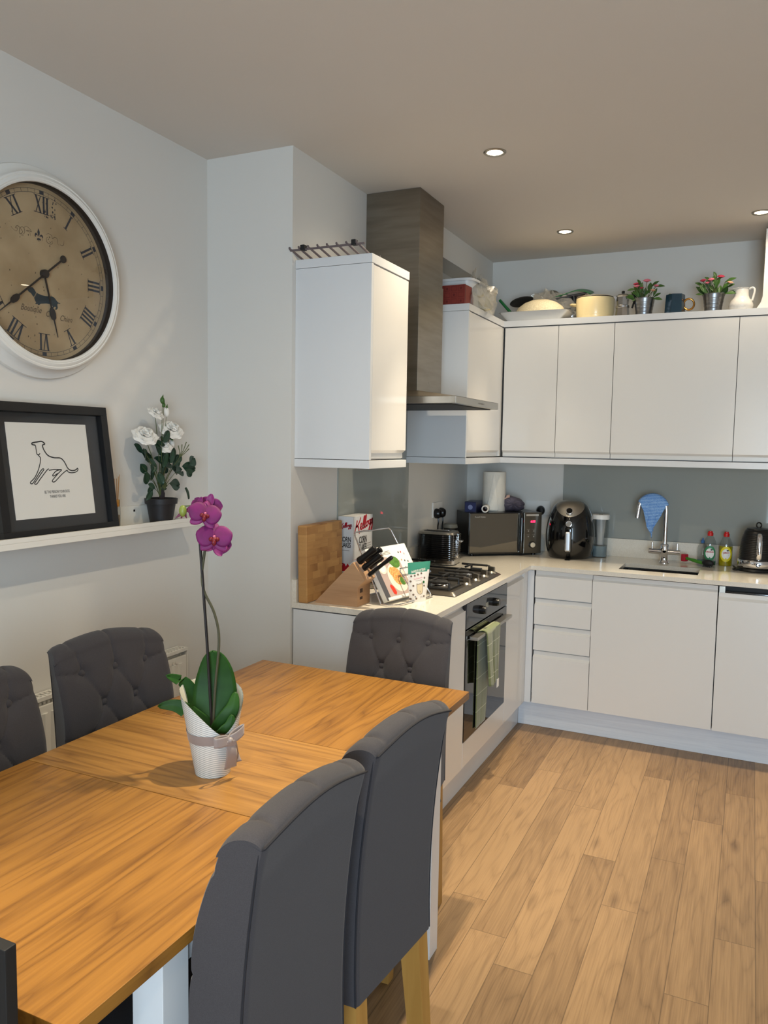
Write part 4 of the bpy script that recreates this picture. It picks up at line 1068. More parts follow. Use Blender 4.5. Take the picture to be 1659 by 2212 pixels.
m.flat([(.002,.03),(.002,.105),(.012,.118),(.026,.112),(.018,.130),(.036,.130),(.050,.112),(.054,.132),(.076,.112),(.10,.06),(.10,.03)], F, 1, .0006)
m.build('carton', [M['cerealwhite'], M['red'], M['ink'], M['greyink'], M['greenink']], ce)
# recipe stand and recipe book
ba_ = math.atan2(.276,.054)       # direction of the book's lower edge
st = thing('recipe_stand', 'chrome wire recipe book stand beside the knife block', 'book stand', (-.21,-1.19,ZT), ba_-PI/2)
# local: y along the lower edge, x towards the viewer, leaning back towards -x
tl = math.radians(31); Hh_ = .30
def up(h, y, o=0): return (-h*math.sin(tl)+o*math.cos(tl), y, .012+h*math.cos(tl)+o*math.sin(tl))
m = MB(); wr = .0034
fp = [up(0,-.15,-.014), up(.02,-.15,-.014), up(Hh_,-.125,-.014), up(Hh_+.012,-.115,-.014), up(Hh_+.012,.115,-.014), up(Hh_,.125,-.014), up(.02,.15,-.014), up(0,.15,-.014)]
m.tube(fp, wr, 10)
m.tube([up(0,-.15,-.014), (.03,-.15,.006), (.052,-.12,.006), (.052,.12,.006), (.03,.15,.006), up(0,.15,-.014)], wr, 10)
m.tube([up(.19,-.134,-.016), (-.17,-.10,.004), (-.17,.10,.004), up(.19,.134,-.016)], wr, 10)
m.tube([(.052,-.01,.006), (.056,-.01,.02), up(.10,-.01,.034), up(.112,0,.034), up(.112,.09,.034), up(.10,.10,.034), (.056,.10,.02), (.052,.10,.006)], wr, 10)
m.build('wire_frame', M['chrome'], st)
bkk = thing('recipe_book', 'open illustrated recipe book with a plate of food, leaning on the chrome stand', 'book', st.location, ba_-PI/2)
M['slate'] = mat('slate print', (70,70,76), .6); M['taupe'] = mat('taupe print', (176,156,150), .5); M['plate'] = mat('pale plate print', (226,214,200), .5)
M['food'] = mat('orange food print', (206,112,50), .6, noise=(130,(232,190,120))); M['salad'] = mat('green leaf print', (86,132,52), .6, noise=(90,(60,100,34))); M['tomato'] = mat('red pepper print', (214,52,34), .5)
m = MB(); BW, BH = .138, .225
def bx(y0, y1, h0, h1, o0, o1, mi=0):
    vs = [up(h, y, o) for o in (o0,o1) for y, h in ((y0,h0),(y1,h0),(y1,h1),(y0,h1))]
    m.add(vs, [(3,2,1,0),(4,5,6,7),(0,1,5,4),(1,2,6,5),(2,3,7,6),(3,0,4,7)], mi)
bx(-BW, BW, 0, BH, -.009, .012, 0)
pl = (up(0,-BW,.0122), (0,1,0), tuple(Vector(up(1,0,0))-Vector(up(0,0,0))))
W2 = 2*BW
m.flat([(0,0),(.19,0),(.19,.155),(.10,.18),(0,.18)], pl, 1, .0003); m.flat([(0,0),(.03,0),(.03,.17),(0,.17)], pl, 2, .0005)
m.flat([(.012,.0),(.19,.0),(.19,.012),(.012,.012)], pl, 0, .0006)
m.disc((.128,.085), .062, pl, 3, .0008, 32, .95); m.disc((.128,.092), .040, pl, 4, .0011, 24, .8); m.disc((.11,.112), .022, pl, 4, .0012, 16); m.disc((.150,.066), .018, pl, 5, .0014, 14)
m.disc((.152,.150), .026, pl, 5, .0012, 14, 1.2); m.disc((.132,.157), .018, pl, 5, .0013, 14); m.disc((.055,.135), .026, pl, 3, .001, 24); m.disc((.055,.135), .018, pl, 0, .0013, 24)
m.flat([(.060,.022),(.072,.016),(.082,.026),(.076,.052),(.062,.064),(.054,.055)], pl, 6, .001)
m.flat([(.178,.02),(.19,.02),(.19,.09),(.17,.085)], pl, 1, .0011)
for k, (a, b_) in enumerate([(.205,.19),(.222,.19),(.24,.18),(.205,.155),(.225,.15),(.245,.145),(.21,.12),(.235,.115),(.25,.11),(.215,.085),(.24,.08),(.222,.05),(.25,.05)]):
    m.disc((a,b_), .0045, pl, (7,6,1,4,7,2,5)[k % 7], .0006, 8, .8)
for k in range(3): m.flat([(.09+.01*k,.188+.006*k),(.15,.190+.006*k),(.15,.1915+.006*k),(.09+.01*k,.1895+.006*k)], pl, 8)
m.build('pages', [M['paper'], M['taupe'], M['slate'], M['plate'], M['food'], M['salad'], M['tomato'], M['ink'], M['greyink']], bkk, smooth=False)
# seed packet
ap = math.atan2(.068,.042)
pk = thing('snack_packet', 'small white pouch with teal top and a cat outline in front of the recipe book', 'packet', (-.158,-1.188,ZT), ap)
# local x along the lower edge, facing local -y, leaning a little
M['pouch'] = mat('white pouch', (226,224,222), .35)
pw0, pw1, pht = .082, .113, .158
def pk_p(u, v, side): 
    w_ = pw0+(pw1-pw0)*v; x = (u-.5)*w_+.008*v+.006*v*v; th = .018*(1-v)**.8*(1-(2*u-1)**4)
    return (x, side*th*.9+.004*v+.008*v*v, v*pht)
m = MB(); m.grid(16, 24, lambda u, v: pk_p(u, v, -1), mi=0); m.grid(16, 24, lambda u, v: pk_p(u, v, 1), mi=0, flip=True)
for i, f in enumerate(m.f):
    zc = sum(m.v[k][2] for k in f)/len(f); xc = sum(m.v[k][0] for k in f)/len(f)
    if zc > pht*.735+xc*.12: m.m[i] = 1
def wrapk(n0):   # press marks onto the front of the pouch
    for i in range(n0, len(m.v)):
        x, y, z = m.v[i]; v = max(0, min(1, z/pht)); w_ = pw0+(pw1-pw0)*v; u = min(1, max(0, (x-.008*v-.006*v*v)/w_+.5)); p = pk_p(u, v, -1); m.v[i] = (x, p[1]-.0007+(y), z)
n0 = len(m.v); pl = ((0,0,0),(1,0,0),(0,0,1))
for x, z in ((-.032,.104),(-.016,.106),(.0,.109),(.017,.113),(-.036,.084),(-.026,.066),(-.037,.048),(-.028,.031),(-.038,.014),(-.016,.015),(.031,.094),(.026,.063),(.022,.022)): m.disc((x,z), .0042, pl, 2, 0, 10)
n1 = len(m.v)
m.text("DAWN'S KITTENS", .013, (.004,.120), pl, 3, d=0, shear=.25, sx=.68, rot=.10, bold=.0003)
m.text("Easy Meadow Mix", .0085, (.0,.092), pl, 4, d=0, sx=.7, rot=.1)
m.flat([(-.012,.084),(.018,.087),(.018,.088),(-.012,.085)], pl, 5, 0)
cat = [(-.014,.074),(-.008,.070),(.000,.0725),(.008,.072),(.013,.081),(.0145,.066),(.0135,.045),(.009,.034),(.0,.030),(-.009,.034),(-.0145,.044),(-.0148,.060)]
m.flat([(a+.004,b_) for a, b_ in cat], pl, 6, 0)
n2 = len(m.v)
m.stroke([(a+.004,b_) for a, b_ in cat]+[(-.010,.074)], .0016, pl, 2, 0, 1)
m.stroke([(.001,.045),(.007,.038)], .001, pl, 2, 0, 1); m.stroke([(.007,.045),(.002,.038)], .001, pl, 2, 0, 1)
m.disc((.025,.078), .005, pl, 7, 0, 8)
for k in range(2): m.flat([(.002,.020-.005*k),(.016,.021-.005*k),(.016,.022-.005*k),(.002,.021-.005*k)], pl, 5, 0)
wrapk(n0)
for i in range(n2, len(m.v)): x, y, z = m.v[i]; m.v[i] = (x, y-.0006, z)
m.build('pouch', [M['pouch'], M['teal'], mat('brown print',(110,92,80),.5), M['paper'], M['pinkink'], M['greyink'], mat('cream print',(214,200,170),.5), M['greenink']], pk)
# toaster
to = thing('toaster', 'black ribbed toaster with chrome base beyond the hob', 'toaster', (-.459,-.172,ZT), .11)
tx, ty, th = .104, .082, .176
def ribs(u, v):
    a = 2*PI*u; c, s = math.cos(a), math.sin(a); q = (abs(c)**6+abs(s)**6)**(-1/6); z = .026+(th-.040)*v
    r = 1+.0-.005*(abs(math.sin(v*PI*13))**3) - (.03*v**3)
    return (tx*c*q*r, ty*s*q*r, z)
m = MB().grid(72, 104, ribs, cu=True); m.build('body', M['blackgloss'], to, ang=60)
def slabq(m, z0, z1, k0, k1, mi=0):
    prof = []
    def f(u, v):
        a = 2*PI*u; c, s = math.cos(a), math.sin(a); q = (abs(c)**6+abs(s)**6)**(-1/6)
        lv = [(0,z0),(k0,z0),(k1,z1),(0,z1)][min(3, int(v*3+.5))]; return (tx*c*q*lv[0], ty*s*q*lv[0], lv[1])
    m.grid(48, 3, f, cu=True, mi=mi)
m = MB(); slabq(m, .006, .030, 1.01, 1.0); m.build('base', M['chrome'], to)
m = MB(); slabq(m, th-.016, th-.003, .965, .90); m.build('top_plate', M['steel2'], to)
for y in (-.025, .025):
    m = MB(); m.box(-.075, .06, y-.013, y+.013, th-.004, th-.002, .0005); m.build('bread_slot', M['blackmatt'], to)
m = MB(); m.box(-.07, .055, -.004, .004, th-.003, th+.004, .002); m.build('warming_rack', M['chrome'], to)
m = MB(); m.box(tx*.985, tx+.003, -.004, .004, .05, .15, .001); m.box(tx*.985, tx+.004, -.034, -.029, .06, .128, .001)
m.build('lever_track', M['chrome'], to)
m = MB(); m.box(tx, tx+.026, -.016, .016, .120, .131, .003); m.build('lever', M['chrome'], to)
m = MB(); m.M = Matrix.Translation((tx,-.031,.05)) @ Matrix.Rotation(PI/2, 4, 'Y'); m.lathe([(.011,-.002),(.011,.008),(.009,.010),(.001,.010)], 20); m.build('dial', M['chrome'], to)
m = MB()
for k in range(16):
    z = .045+k*.0075; m.box(tx*.985, tx+.0012, .012, .062, z, z+.0025)
m.build('chrome_ribs', M['chrome'], to)
m = MB()
for k in range(16): m.ball((tx*.93, -ty*.955, .046+k*.0075), .0022, 6, 4)
m.build('corner_studs', M['chrome'], to)
# sockets and plugs
def socket(label, loc, rot, w_=.146):
    s = thing('socket', label, 'socket', loc, rot)
    MB().box(-w_/2, w_/2, -.008, 0, -.043, .043, .002).build('faceplate', M['plastic'], s); return s
sk1 = socket('white double wall socket above the toaster', (XW,.113,ZT+.262), PI/2)
m = MB()
def plug(label, loc, rot, drop):
    p = thing('plug', label, 'plug', loc, rot)
    m = MB(); m.M = Matrix.Rotation(PI/2, 4, 'X'); m.lathe([(.024,0),(.026,.006),(.024,.022),(.018,.032),(.001,.034)], 20, (0,0,0), 0, 1, 1.12); m.build('body', M['black'], p)
    MB().tube(cr([(0,-.018,-.02),(0,-.02,-.05),(.002,-.016,-.09),(0,-.02,-drop)], 5), [.007]+[.0042]*15, 8).build('cable', M['black'], p)
plug('black plug on the left of the double socket above the toaster', (XW+.0085,.072,ZT+.243), PI/2, .225)
plug('black plug on the right of the double socket above the toaster', (XW+.0085,.142,ZT+.243), PI/2, .225)
socket('white wall socket half hidden between the microwave and the air fryer', (-.128,YW,ZT+.262), 0)
plug('black round plug in the socket behind the air fryer', (-.108,YW-.0085,ZT+.246), 0, .22)
# black canister behind the toaster
cn = thing('canister', 'black canister with a grey lid between toaster and microwave', 'canister', (-.513,.145,ZT))
MB().lathe([(.001,0),(.036,0),(.038,.004),(.038,.158),(.036,.160)], 28).build('body', M['black'], cn)
MB().lathe([(.037,.158),(.042,.160),(.042,.168),(.040,.171),(.040,.178),(.034,.182),(.001,.183)], 28).build('lid', mat('grey lid', (120,120,112), .4), cn)
# microwave
mw = thing('microwave', 'black microwave with mirrored door and red clock digits in the corner', 'microwave', (-.2355,.298,ZT), math.atan2(.282,.347))
hw = .2235; mh = .250
MB().box(-hw, hw, .004, .205, .012, mh, .004).build('case', M['black'], mw)
M['mirror'] = mat('mirrored glass', (118,114,106), .04, .85)
m = MB(); m.box(-hw, .112, -.012, .004, .012, mh, .002); m.build('door_frame', M['blackgloss'], mw)
m = MB(); m.box(-hw+.006, .088, -.0135, -.0118, .022, mh-.006); m.text('Russell Hobbs', .0125, (-.158,mh-.028), ((0,-.0135,0),(1,0,0),(0,0,1)), 1, sx=.9)
m.build('door_glass', [M['mirror'], mat('silver print', (190,186,178), .4, .3)], mw, smooth=False)
m = MB(); m.tube(cr([(.092,-.012,.020),(.092,-.030,.036),(.092,-.032,.13),(.092,-.030,mh-.022),(.092,-.012,mh-.006)], 5), .011, 12, flat=.8); m.box(.084,.112,-.014,-.010,.016,mh-.004); m.build('handle', M['blackgloss'], mw)
m = MB(); m.box(.1145, hw, -.012, .004, .012, mh, .002); pl = ((0,-.0122,0),(1,0,0),(0,0,1))
m.flat([(.126,mh-.020),(.204,mh-.020),(.204,mh-.010),(.126,mh-.010)], pl, 1, .0006)
for r_ in range(2):
    for c_ in range(2): m.disc((.142+.034*c_,.142-.032*r_), .004, pl, 2, .0006, 10); m.flat([(.132+.034*c_,.152-.032*r_),(.150+.034*c_,.152-.032*r_),(.150+.034*c_,.153-.032*r_),(.132+.034*c_,.153-.032*r_)], pl, 2)
m.text('6:35', .017, (.168,mh-.058), pl, 3, d=.0012, bold=.0006, shear=.1)
M['led'] = mat('red digits', (255,30,60), .5, emit=((255,24,60), 9)); M['bronze'] = mat('bronze panel', (92,86,76), .18, .6)
m.build('control_panel', [M['bronze'], mat('silver strip', (210,206,198), .3, .6), mat('button print', (150,146,138), .4), M['led']], mw, smooth=False)
m = MB(); m.M = Matrix.Translation((.166,-.012,.062)) @ Matrix.Rotation(PI/2, 4, 'X'); m.lathe([(.019,0),(.019,.010),(.017,.012)], 24, mi=0); m.lathe([(.0155,.0121),(.0145,.016),(.001,.017)], 24, mi=1); m.build('dial', [M['black'], mat('champagne cap', (226,216,196), .25, .4)], mw)
for x in (-.19, .19):
    for y in (.02, .18): MB().cyl((x,y,0), (x,y,.013), .012).build('foot', M['black'], mw)
def onmw(x, y, z=0): 
    a = mw.rotation_euler[2]; return (mw.location[0]+x*math.cos(a)-y*math.sin(a), mw.location[1]+x*math.sin(a)+y*math.cos(a), ZT+mh+z)
# things on the microwave
pr_ = thing('kitchen_roll', 'white kitchen roll standing on the microwave', 'paper roll', onmw(-.02,.128))
m = MB(); m.lathe([(.021,0),(.066,0),(.0665,.002),(.0665,.226),(.066,.228),(.021,.228),(.021,0)], 48)
def sheet(u, v):   # loose last sheet, folded to a point
    a = -1.15+(-.62-.0)*0+(u-.5)*1.05*(1-v)**.9+.10*v-.25; r = .0685+.003*math.sin(v*9+u*4)*(1-v); return (r*math.cos(a), r*math.sin(a), .004+.215*v)
M['tissue'] = mat('kitchen paper', (222,218,208), .9, bump=(150,.5,.003))
m.build('roll', M['tissue'], pr_, ang=60)
o = MB().grid(16, 24, sheet).build('loose_sheet', mat('kitchen paper sheet', (230,226,216), .9, bump=(60,.6,.004)), pr_); md = o.modifiers.new('t','SOLIDIFY'); md.thickness = .0012; md.offset = 1
bx_ = thing('carton', 'dark blue carton on the left top of the microwave', 'box', onmw(-.168,.07), mw.rotation_euler[2]-.62)
MB().box(-.034, .034, -.072, .072, 0, .062, .001).build('carton', mat('navy carton', (26,32,66), .4, noise=(40,(20,22,44))), bx_)
m = MB(); m.box(-.030, .030, -.0726, -.0722, .006, .056); m.disc((0,.03), .014, ((0,-.0727,0),(1,0,0),(0,0,1)), 1); m.build('print', [mat('navy print', (30,38,84), .4), mat('pale print', (120,130,170), .5)], bx_)
tr_ = thing('paper_tube', 'white roll of film lying on the microwave beside the blue carton', 'roll', onmw(-.098,.055,.0205), mw.rotation_euler[2]-.45)
m = MB(); m.M = Matrix.Rotation(PI/2, 4, 'X'); m.lathe([(.0135,-.075),(.0135,.06),(.0145,.0605),(.0205,.0605),(.0205,-.075),(.0135,-.075)], 32); m.build('roll', mat('film roll', (216,212,202), .4), tr_)
m = MB(); m.M = Matrix.Rotation(PI/2, 4, 'X'); m.lathe([(.0118,-.075),(.0118,.0608),(.0134,.0608),(.0134,-.075)], 24); m.build('core', mat('card core', (80,44,36), .7), tr_)
bgp = thing('flour_bag', 'crumpled purple grey paper bag lying on the microwave', 'bag', onmw(.088,.10,.002), mw.rotation_euler[2]-.35)
def crumple(u, v):
    a = 2*PI*u; t = -1+2*v; r = (max(0, 1-abs(t)**3.2))**.5
    c, s = math.cos(a), math.sin(a); q = (abs(c)**3.2+abs(s)**3.2)**(-1/3.2)
    nz = .06*math.sin(7*u*2*PI+5*t)+.05*math.sin(13*u*2*PI-9*t)*abs(t)
    x = .066*c*q*r*(1+nz); z = .042+.042*s*q*r*(1+nz*.6); 
    if z < .004: z = 0.0
    y = .052*t*(1+.04*math.sin(9*a)); z *= (1.0-.25*max(0, x/.07)+.18*max(0, -x/.07))
    return (x, y, max(0, z))
m = MB().grid(48, 28, crumple, cu=True); m.build('bag', mat('mauve paper bag', (96,90,104), .55, noise=(9,(60,54,66)), bump=(40,.7,.006)), bgp, ang=70)
m = MB()
def lab(u, v):
    a = math.radians(100+52*u); return (.067*math.cos(a)*1.02*.72-.012, -.024-.022*v, .056+.036*math.sin(a)*.98+.004-.014*v)
m.grid(8, 6, lab); m.build('label', mat('pink label', (226,202,186), .5, noise=(60,(196,150,140))), bgp)
# air fryer
af = thing('air_fryer', 'large glossy black air fryer with steel top panel and silver handle', 'air fryer', (.108,.452,ZT), .13)
AP = [(0,.108),(.012,.118),(.05,.132),(.11,.138),(.17,.135),(.22,.126),(.265,.110),(.295,.094),(.315,.072),(.325,.045),(.329,.001)]
def ar(z):
    for (a, r1), (b, r2) in zip(AP, AP[1:]):
        if z <= b: return r1+(r2-r1)*(z-a)/(b-a)
    return .001
rz = cr([(r, z) for z, r in AP], 5)
MB().lathe([(.001,0)]+[(max(.0005, p.x), p.y) for p in rz], 64, sy=1.0).build('body', M['blackgloss'], af, ang=60)
def tpn(u, v):
    a = math.radians(-90+(u-.5)*2*68); zl = .238+.082*(abs(u-.5)*2)**1.7; z = zl+(.3275-zl)*v; 
    k = min(len(rz)-1, max(0, next((i for i, p in enumerate(rz) if p.y >= z), len(rz)-1))); p0, p1 = rz[max(0,k-1)], rz[k]
    t = 0 if p1.y == p0.y else (z-p0.y)/(p1.y-p0.y); r = (p0.x+(p1.x-p0.x)*t)+.0016
    return (r*math.cos(a), r*math.sin(a), z+.0012)
MB().grid(40, 24, tpn).build('top_panel', M['steel2'], af)
m = MB(); m.M = Matrix.Translation((0,-ar(.268)-.001,.268)) @ Matrix.Rotation(math.radians(58), 4, 'X'); m.lathe([(.021,-.004),(.021,.012),(.019,.014),(.0165,.0145)], 28, mi=0); m.lathe([(.0165,.0146),(.001,.0146)], 28, mi=1); m.build('timer_knob', [M['chrome'], M['blackgloss']], af)
m = MB(); m.M = Matrix.Translation((0,-ar(.200)-.0005,.202)) @ Matrix.Rotation(math.radians(82), 4, 'X'); m.lathe([(.0165,-.002),(.0165,.002),(.0145,.0022),(.0145,.001),(.001,.001)], 28, mi=0); m.build('temperature_dial', M['chrome'], af)
m = MB(); m.box(-.020, .020, -.150, -.10, .040, .180, .008); m.build('handle_mount', M['blackgloss'], af)
m = MB(); m.box(-.0165, .0165, -.176, -.150, .050, .160, .009, seg=4); m.build('handle', mat('silver handle', (176,176,178), .35, .9), af)
m = MB(); m.box(-.014, .014, -.158, -.12, .0005, .003, .001); m.build('foot', M['black'], af)
# water filter jug
jg = thing('water_jug', 'clear water filter jug with white lid beside the air fryer', 'jug', (.262,.545,ZT), .1)
def jug(u, v, k=0):
    a = 2*PI*u; c, s = math.cos(a), math.sin(a); q = (abs(c)**3.4+abs(s)**3.4)**(-1/3.4); w_ = .040+.009*v-k
    return (w_*c*q, w_*s*q*.98-.012*v*max(0, -s)**3, .002+.228*v)
MB().grid(40, 12, jug, cu=True).build('vessel', M['clear'], jg)
m = MB().grid(40, 6, lambda u, v: (lambda p: (p[0],p[1],.004+.062*v))(jug(u, v*.28, .0015)), cu=True); m.add([(0,0,.066)]+[jug(i/40, .28, .0015)[:2]+(.066,) for i in range(40)], [(0,1+i,1+(i+1)%40) for i in range(40)])
m.build('water', mat('pale water', (164,186,196), .15, trans=.45, ior=1.33), jg)
m = MB()
def lidf(u, v):
    p = jug(u, 1); k = [1.03,1.04,.98,.0][min(3, int(v*3+.5))]; return (p[0]*k, p[1]*k, [.222,.236,.246,.248][min(3, int(v*3+.5))])
m.grid(40, 3, lidf, cu=True); m.box(-.011, .011, -.012, .0, .2475, .2485, mi=1); m.build('lid', [M['plastic'], M['blackmatt']], jg)
m = MB(); m.lathe([(.001,.07),(.02,.072),(.022,.13),(.026,.20),(.03,.222),(.001,.222)], 20); m.build('filter', mat('filter white', (196,198,198), .4, alpha=.75), jg)
m = MB(); m.tube(cr([(-.046,.012,.06),(-.05,.03,.08),(-.05,.034,.15),(-.047,.02,.2)], 5), .006, 8); m.build('handle', M['clear'], jg)
# washing up brush
br = thing('dish_brush', 'green handled washing up brush with a red scraper, lying behind the sink', 'brush', (.78,.497,ZT), -.58)
MB().tube(cr([(-.055,0,.030),(-.02,0,.026),(.03,0,.020),(.062,0,.018)], 5), [.008]*6+[.010]*10, 12).build('handle', mat('green grip', (64,130,40), .35), br)
MB().box(-.078, -.054, -.017, .017, .012, .052, .003).build('scraper', mat('red scraper', (186,40,56), .4), br)
m = MB(); m.ball((.082,0,.022), .026, 16, 10, 0, 1.35, .8, .72); m.build('head', M['blackmatt'], br)
m = MB()
rq = random.Random(5)
for k in range(40): x, y = rq.uniform(.06,.105), rq.uniform(-.014,.014); m.tube([(x,y,.010),(x*1.02,y*1.2,.0005)], .0012, 4)
m.build('bristles', M['blackmatt'], br)
# washing up liquid
def bottle(label, loc, rot, liq, lab1, word, level, capc):
    b = thing('dish_soap_bottle', label, 'bottle', loc, rot)
    pf = [(.001,0),(.030,0),(.033,.004),(.0345,.03),(.034,.075),(.035,.10),(.031,.125),(.022,.148),(.014,.160),(.013,.164)]
    MB().lathe([(p.x,p.y) for p in cr(pf, 3)], 32, sy=.66).build('bottle', M['clear'], b)
    P2 = [(p.x*.96,p.y+.001) for p in cr(pf, 3) if p.y < level]; MB().lathe(P2+[(P2[-1][0],level),(.001,level)], 32, sy=.64).build('liquid', liq, b)
    m = MB(); m.lathe([(.0145,.160),(.0150,.163),(.0150,.176),(.011,.180),(.011,.186),(.001,.187)], 24, sy=.85); m.build('cap', capc, b)
    m = MB()
    def lb(r0, r1, dd, mi, cx=0, cz=.066):
        def f(u, v):
            a = 2*PI*u; x = cx+v*r0*math.cos(a); z = cz+v*r1*math.sin(a); y = -.66*math.sqrt(max(1e-6, .0352**2-x*x))-dd; return (x, y, z)
        m.grid(28, 5, f, cu=True, mi=mi)
    lb(.029, .042, .0005, 0); lb(.022, .028, .0010, 1)
    n0 = len(m.v); m.text(word, .0115, (0,.070), ((0,0,0),(1,0,0),(0,0,1)), 2, d=0, bold=.0004, sx=.8); m.flat([(-.014,.062),(.014,.062),(.014,.063),(-.014,.063)], ((0,0,0),(1,0,0),(0,0,1)), 3, d=0)
    m.flat([(-.008,.034),(.008,.034),(0,.048)], ((0,0,0),(1,0,0),(0,0,1)), 0, d=0); m.disc((.008,.086), .004, ((0,0,0),(1,0,0),(0,0,1)), 3, 0, 8, 1.6)
    for i in range(n0, len(m.v)): x, y, z = m.v[i]; m.v[i] = (x, -.66*math.sqrt(max(1e-6, .0352**2-x*x))-.0017, z)
    m.build('label', [lab1, M['paper'], M['red'], M['ink']], b)
    return b
M['redcap'] = mat('red cap', (190,24,22), .35)
bottle('green labelled washing up liquid bottle, nearly empty, beside the yellow one', (.850,.545,ZT), .12, mat('green liquid', (70,140,110), .1, trans=.5), mat('green label', (50,128,84), .4), 'ORIGINAL', .022, M['redcap'])
bottle('yellow lemon washing up liquid bottle beside the kettle', (.931,.552,ZT), .10, mat('yellow liquid', (196,178,10), .1, trans=.3), mat('yellow label', (222,204,30), .4), 'LEMON', .108, M['redcap'])
sbx = thing('soap_bottle', 'clear hand soap bottle with a blue tip behind the green washing up liquid', 'bottle', (.812,.588,ZT))
MB().lathe([(.001,0),(.026,0),(.027,.004),(.027,.085),(.020,.105),(.009,.115)], 24, sy=.7).build('bottle', M['clear'], sbx)
MB().lathe([(.001,.002),(.0255,.002),(.0255,.022),(.001,.022)], 24, sy=.68).build('liquid', mat('blue liquid', (110,160,200), .1, trans=.5), sbx)
MB().lathe([(.009,.113),(.010,.115),(.010,.128),(.004,.130),(.004,.140),(.001,.141)], 16).build('cap', mat('blue cap', (60,110,170), .4), sbx)
# kettle
kt = thing('kettle', 'black ribbed electric kettle with chrome handle at the right edge of photo', 'kettle', (1.086,.455,ZT), .05)
kp = []
for k in range(60):
    z = .062+.132*k/59; r = .091-.010*(k/59)-.010*(k/59)**5; kp.append((r-.0022*abs(math.sin(k/59*PI*15))**2, z))
MB().lathe([(.092,.060)]+kp+[(.066,.208),(.060,.216)], 64).build('body', M['blackmatt'] if 0 else mat('satin black', (18,18,19), .28), kt, ang=60)
MB().lathe([(.001,.215),(.058,.216),(.056,.222),(.03,.227),(.001,.228)], 48).build('lid', M['black'], kt)
m = MB(); m.tube([(.0115*math.cos(2*PI*k/20),0,.240+.0135*math.sin(2*PI*k/20)) for k in range(20)], .0035, 8, closed=True); m.build('lid_ring', M['blackgloss'], kt)
m = MB(); m.lathe([(.093,.022),(.0945,.024),(.0945,.058),(.093,.060),(.001,.06)], 64, mi=0)
pl = ((0,-.0952,.041),(1,0,0),(0,0,1))
m.disc((0,0), .0105, pl, 1, .0008, 24); m.disc((.001,0), .0065, pl, 0, .0012, 20); m.flat([(.001,-.003),(.012,-.003),(.012,.0025),(.001,.0025)], pl, 1, .0015)
m.build('base_band', [M['chrome'], M['ink']], kt)
m = MB(); m.tube(cr([(0,-.068,.196),(0,-.104,.196),(0,-.118,.178),(0,-.124,.13),(0,-.122,.088),(0,-.112,.076),(0,-.088,.078)], 6), [.012]*14+[.0135]*16+[.011]*7, 14, flat=.75); m.build('handle', M['chrome'], kt)
MB().lathe([(.001,0),(.096,0),(.098,.006),(.094,.016),(.001,.018)], 48).build('power_base', M['black'], kt)
MB().tube(cr([(-.085,-.05,.006),(-.105,-.055,.005),(-.115,-.03,.005),(-.10,.02,.005),(-.11,.09,.005)], 6), .004, 8).build('cable', M['black'], kt)
# ------------------------------------------------------------------ on top of the wall cabinets
ZQ = ZTOP+.0005
wr_ = thing('wire_rack', 'grey wire wine rack lying on top of the wall cabinet by the pier', 'rack', (-.43,-1.40,ZQ))
m = MB()
for k in range(8):
    x = -.145+k*.0405; m.tube([(x,.075,.006),(x,.0,.006),(x-.012,-.06,.028),(x-.018,-.072,.034),(x-.022,-.068,.040)], .0042, 8)
m.tube([(-.165,-.064,.030),(.15,-.064,.030)], .0042, 8); m.tube([(-.15,.07,.012),(.15,.07,.012)], .004, 8)
M['rackwire'] = mat('grey wire', (112,102,104), .45, .3); m.build('wires', M['rackwire'], wr_)
for x in (-.108, .108): MB().box(x-.009, x+.009, -.074, -.052, .026, .046, .002).build('clip', M['blackmatt'], wr_)
# red carton, white tray, bag of bowls
rx = thing('red_box', 'dark red patterned cardboard box on the corner wall cabinet beside the hood chimney', 'box', (-.365,-.265,ZQ), -.04)
m = MB(); m.box(-.075, .075, -.06, .06, 0, .098, .0015, mi=0); pl = ((-.075,-.0603,0),(1,0,0),(0,0,1)); pr2 = ((.0753,-.06,0),(0,1,0),(0,0,1))
M['redcarton'] = mat('red carton', (132,50,40), .6); M['redprint'] = mat('dark red print', (104,36,30), .6)
for c_ in range(4):
    for r_ in range(3):
        x, z = .018+.037*c_, .018+.031*r_
        m.stroke([(x-.014,z-.011),(x+.014,z-.011),(x+.014,z+.011),(x-.014,z+.011),(x-.014,z-.011)], .0022, pl, 1, .0004, 1)
        if (c_+r_) % 2: m.disc((x,z), .006, pl, 1, .0004, 12)
m.flat([(0,0),(.008,0),(.008,.098),(0,.098)], pr2, 1, .0004)
m.build('carton', [M['redcarton'], M['redprint']], rx, smooth=False)
wt = thing('white_tray', 'white plastic storage box behind the red cardboard box on the corner cabinet', 'tray', (-.41,-.05,ZQ), -.02)
m = MB()
def tray(u, v, k=0):
    a = 2*PI*u; c, s = math.cos(a), math.sin(a); q = (abs(c)**9+abs(s)**9)**(-1/9); r = .92+.08*v-k; return (.135*c*q*r, .21*s*q*r, .002+.135*v)
m.grid(60, 4, tray, cu=True); m.grid(60, 4, lambda u, v: tray(u, v, .015), cu=True, flip=True)
m.grid(60, 3, lambda u, v: (lambda p, o: (p[0]*(1+o[0]), p[1]*(1+o[0]), .137+o[1]))(tray(u, 1), [(-.02,0),(-.02,.004),(.06,.004),(.06,-.008)][min(3, int(v*3+.5))]), cu=True)
m.add([(0,0,.003)]+[tray(i/60, 0) for i in range(60)], [(0,1+i,1+(i+1)%60) for i in range(60)])
m.build('tray', M['plastic'], wt)
M['cream'] = mat('cream porcelain', (226,214,180), .3)
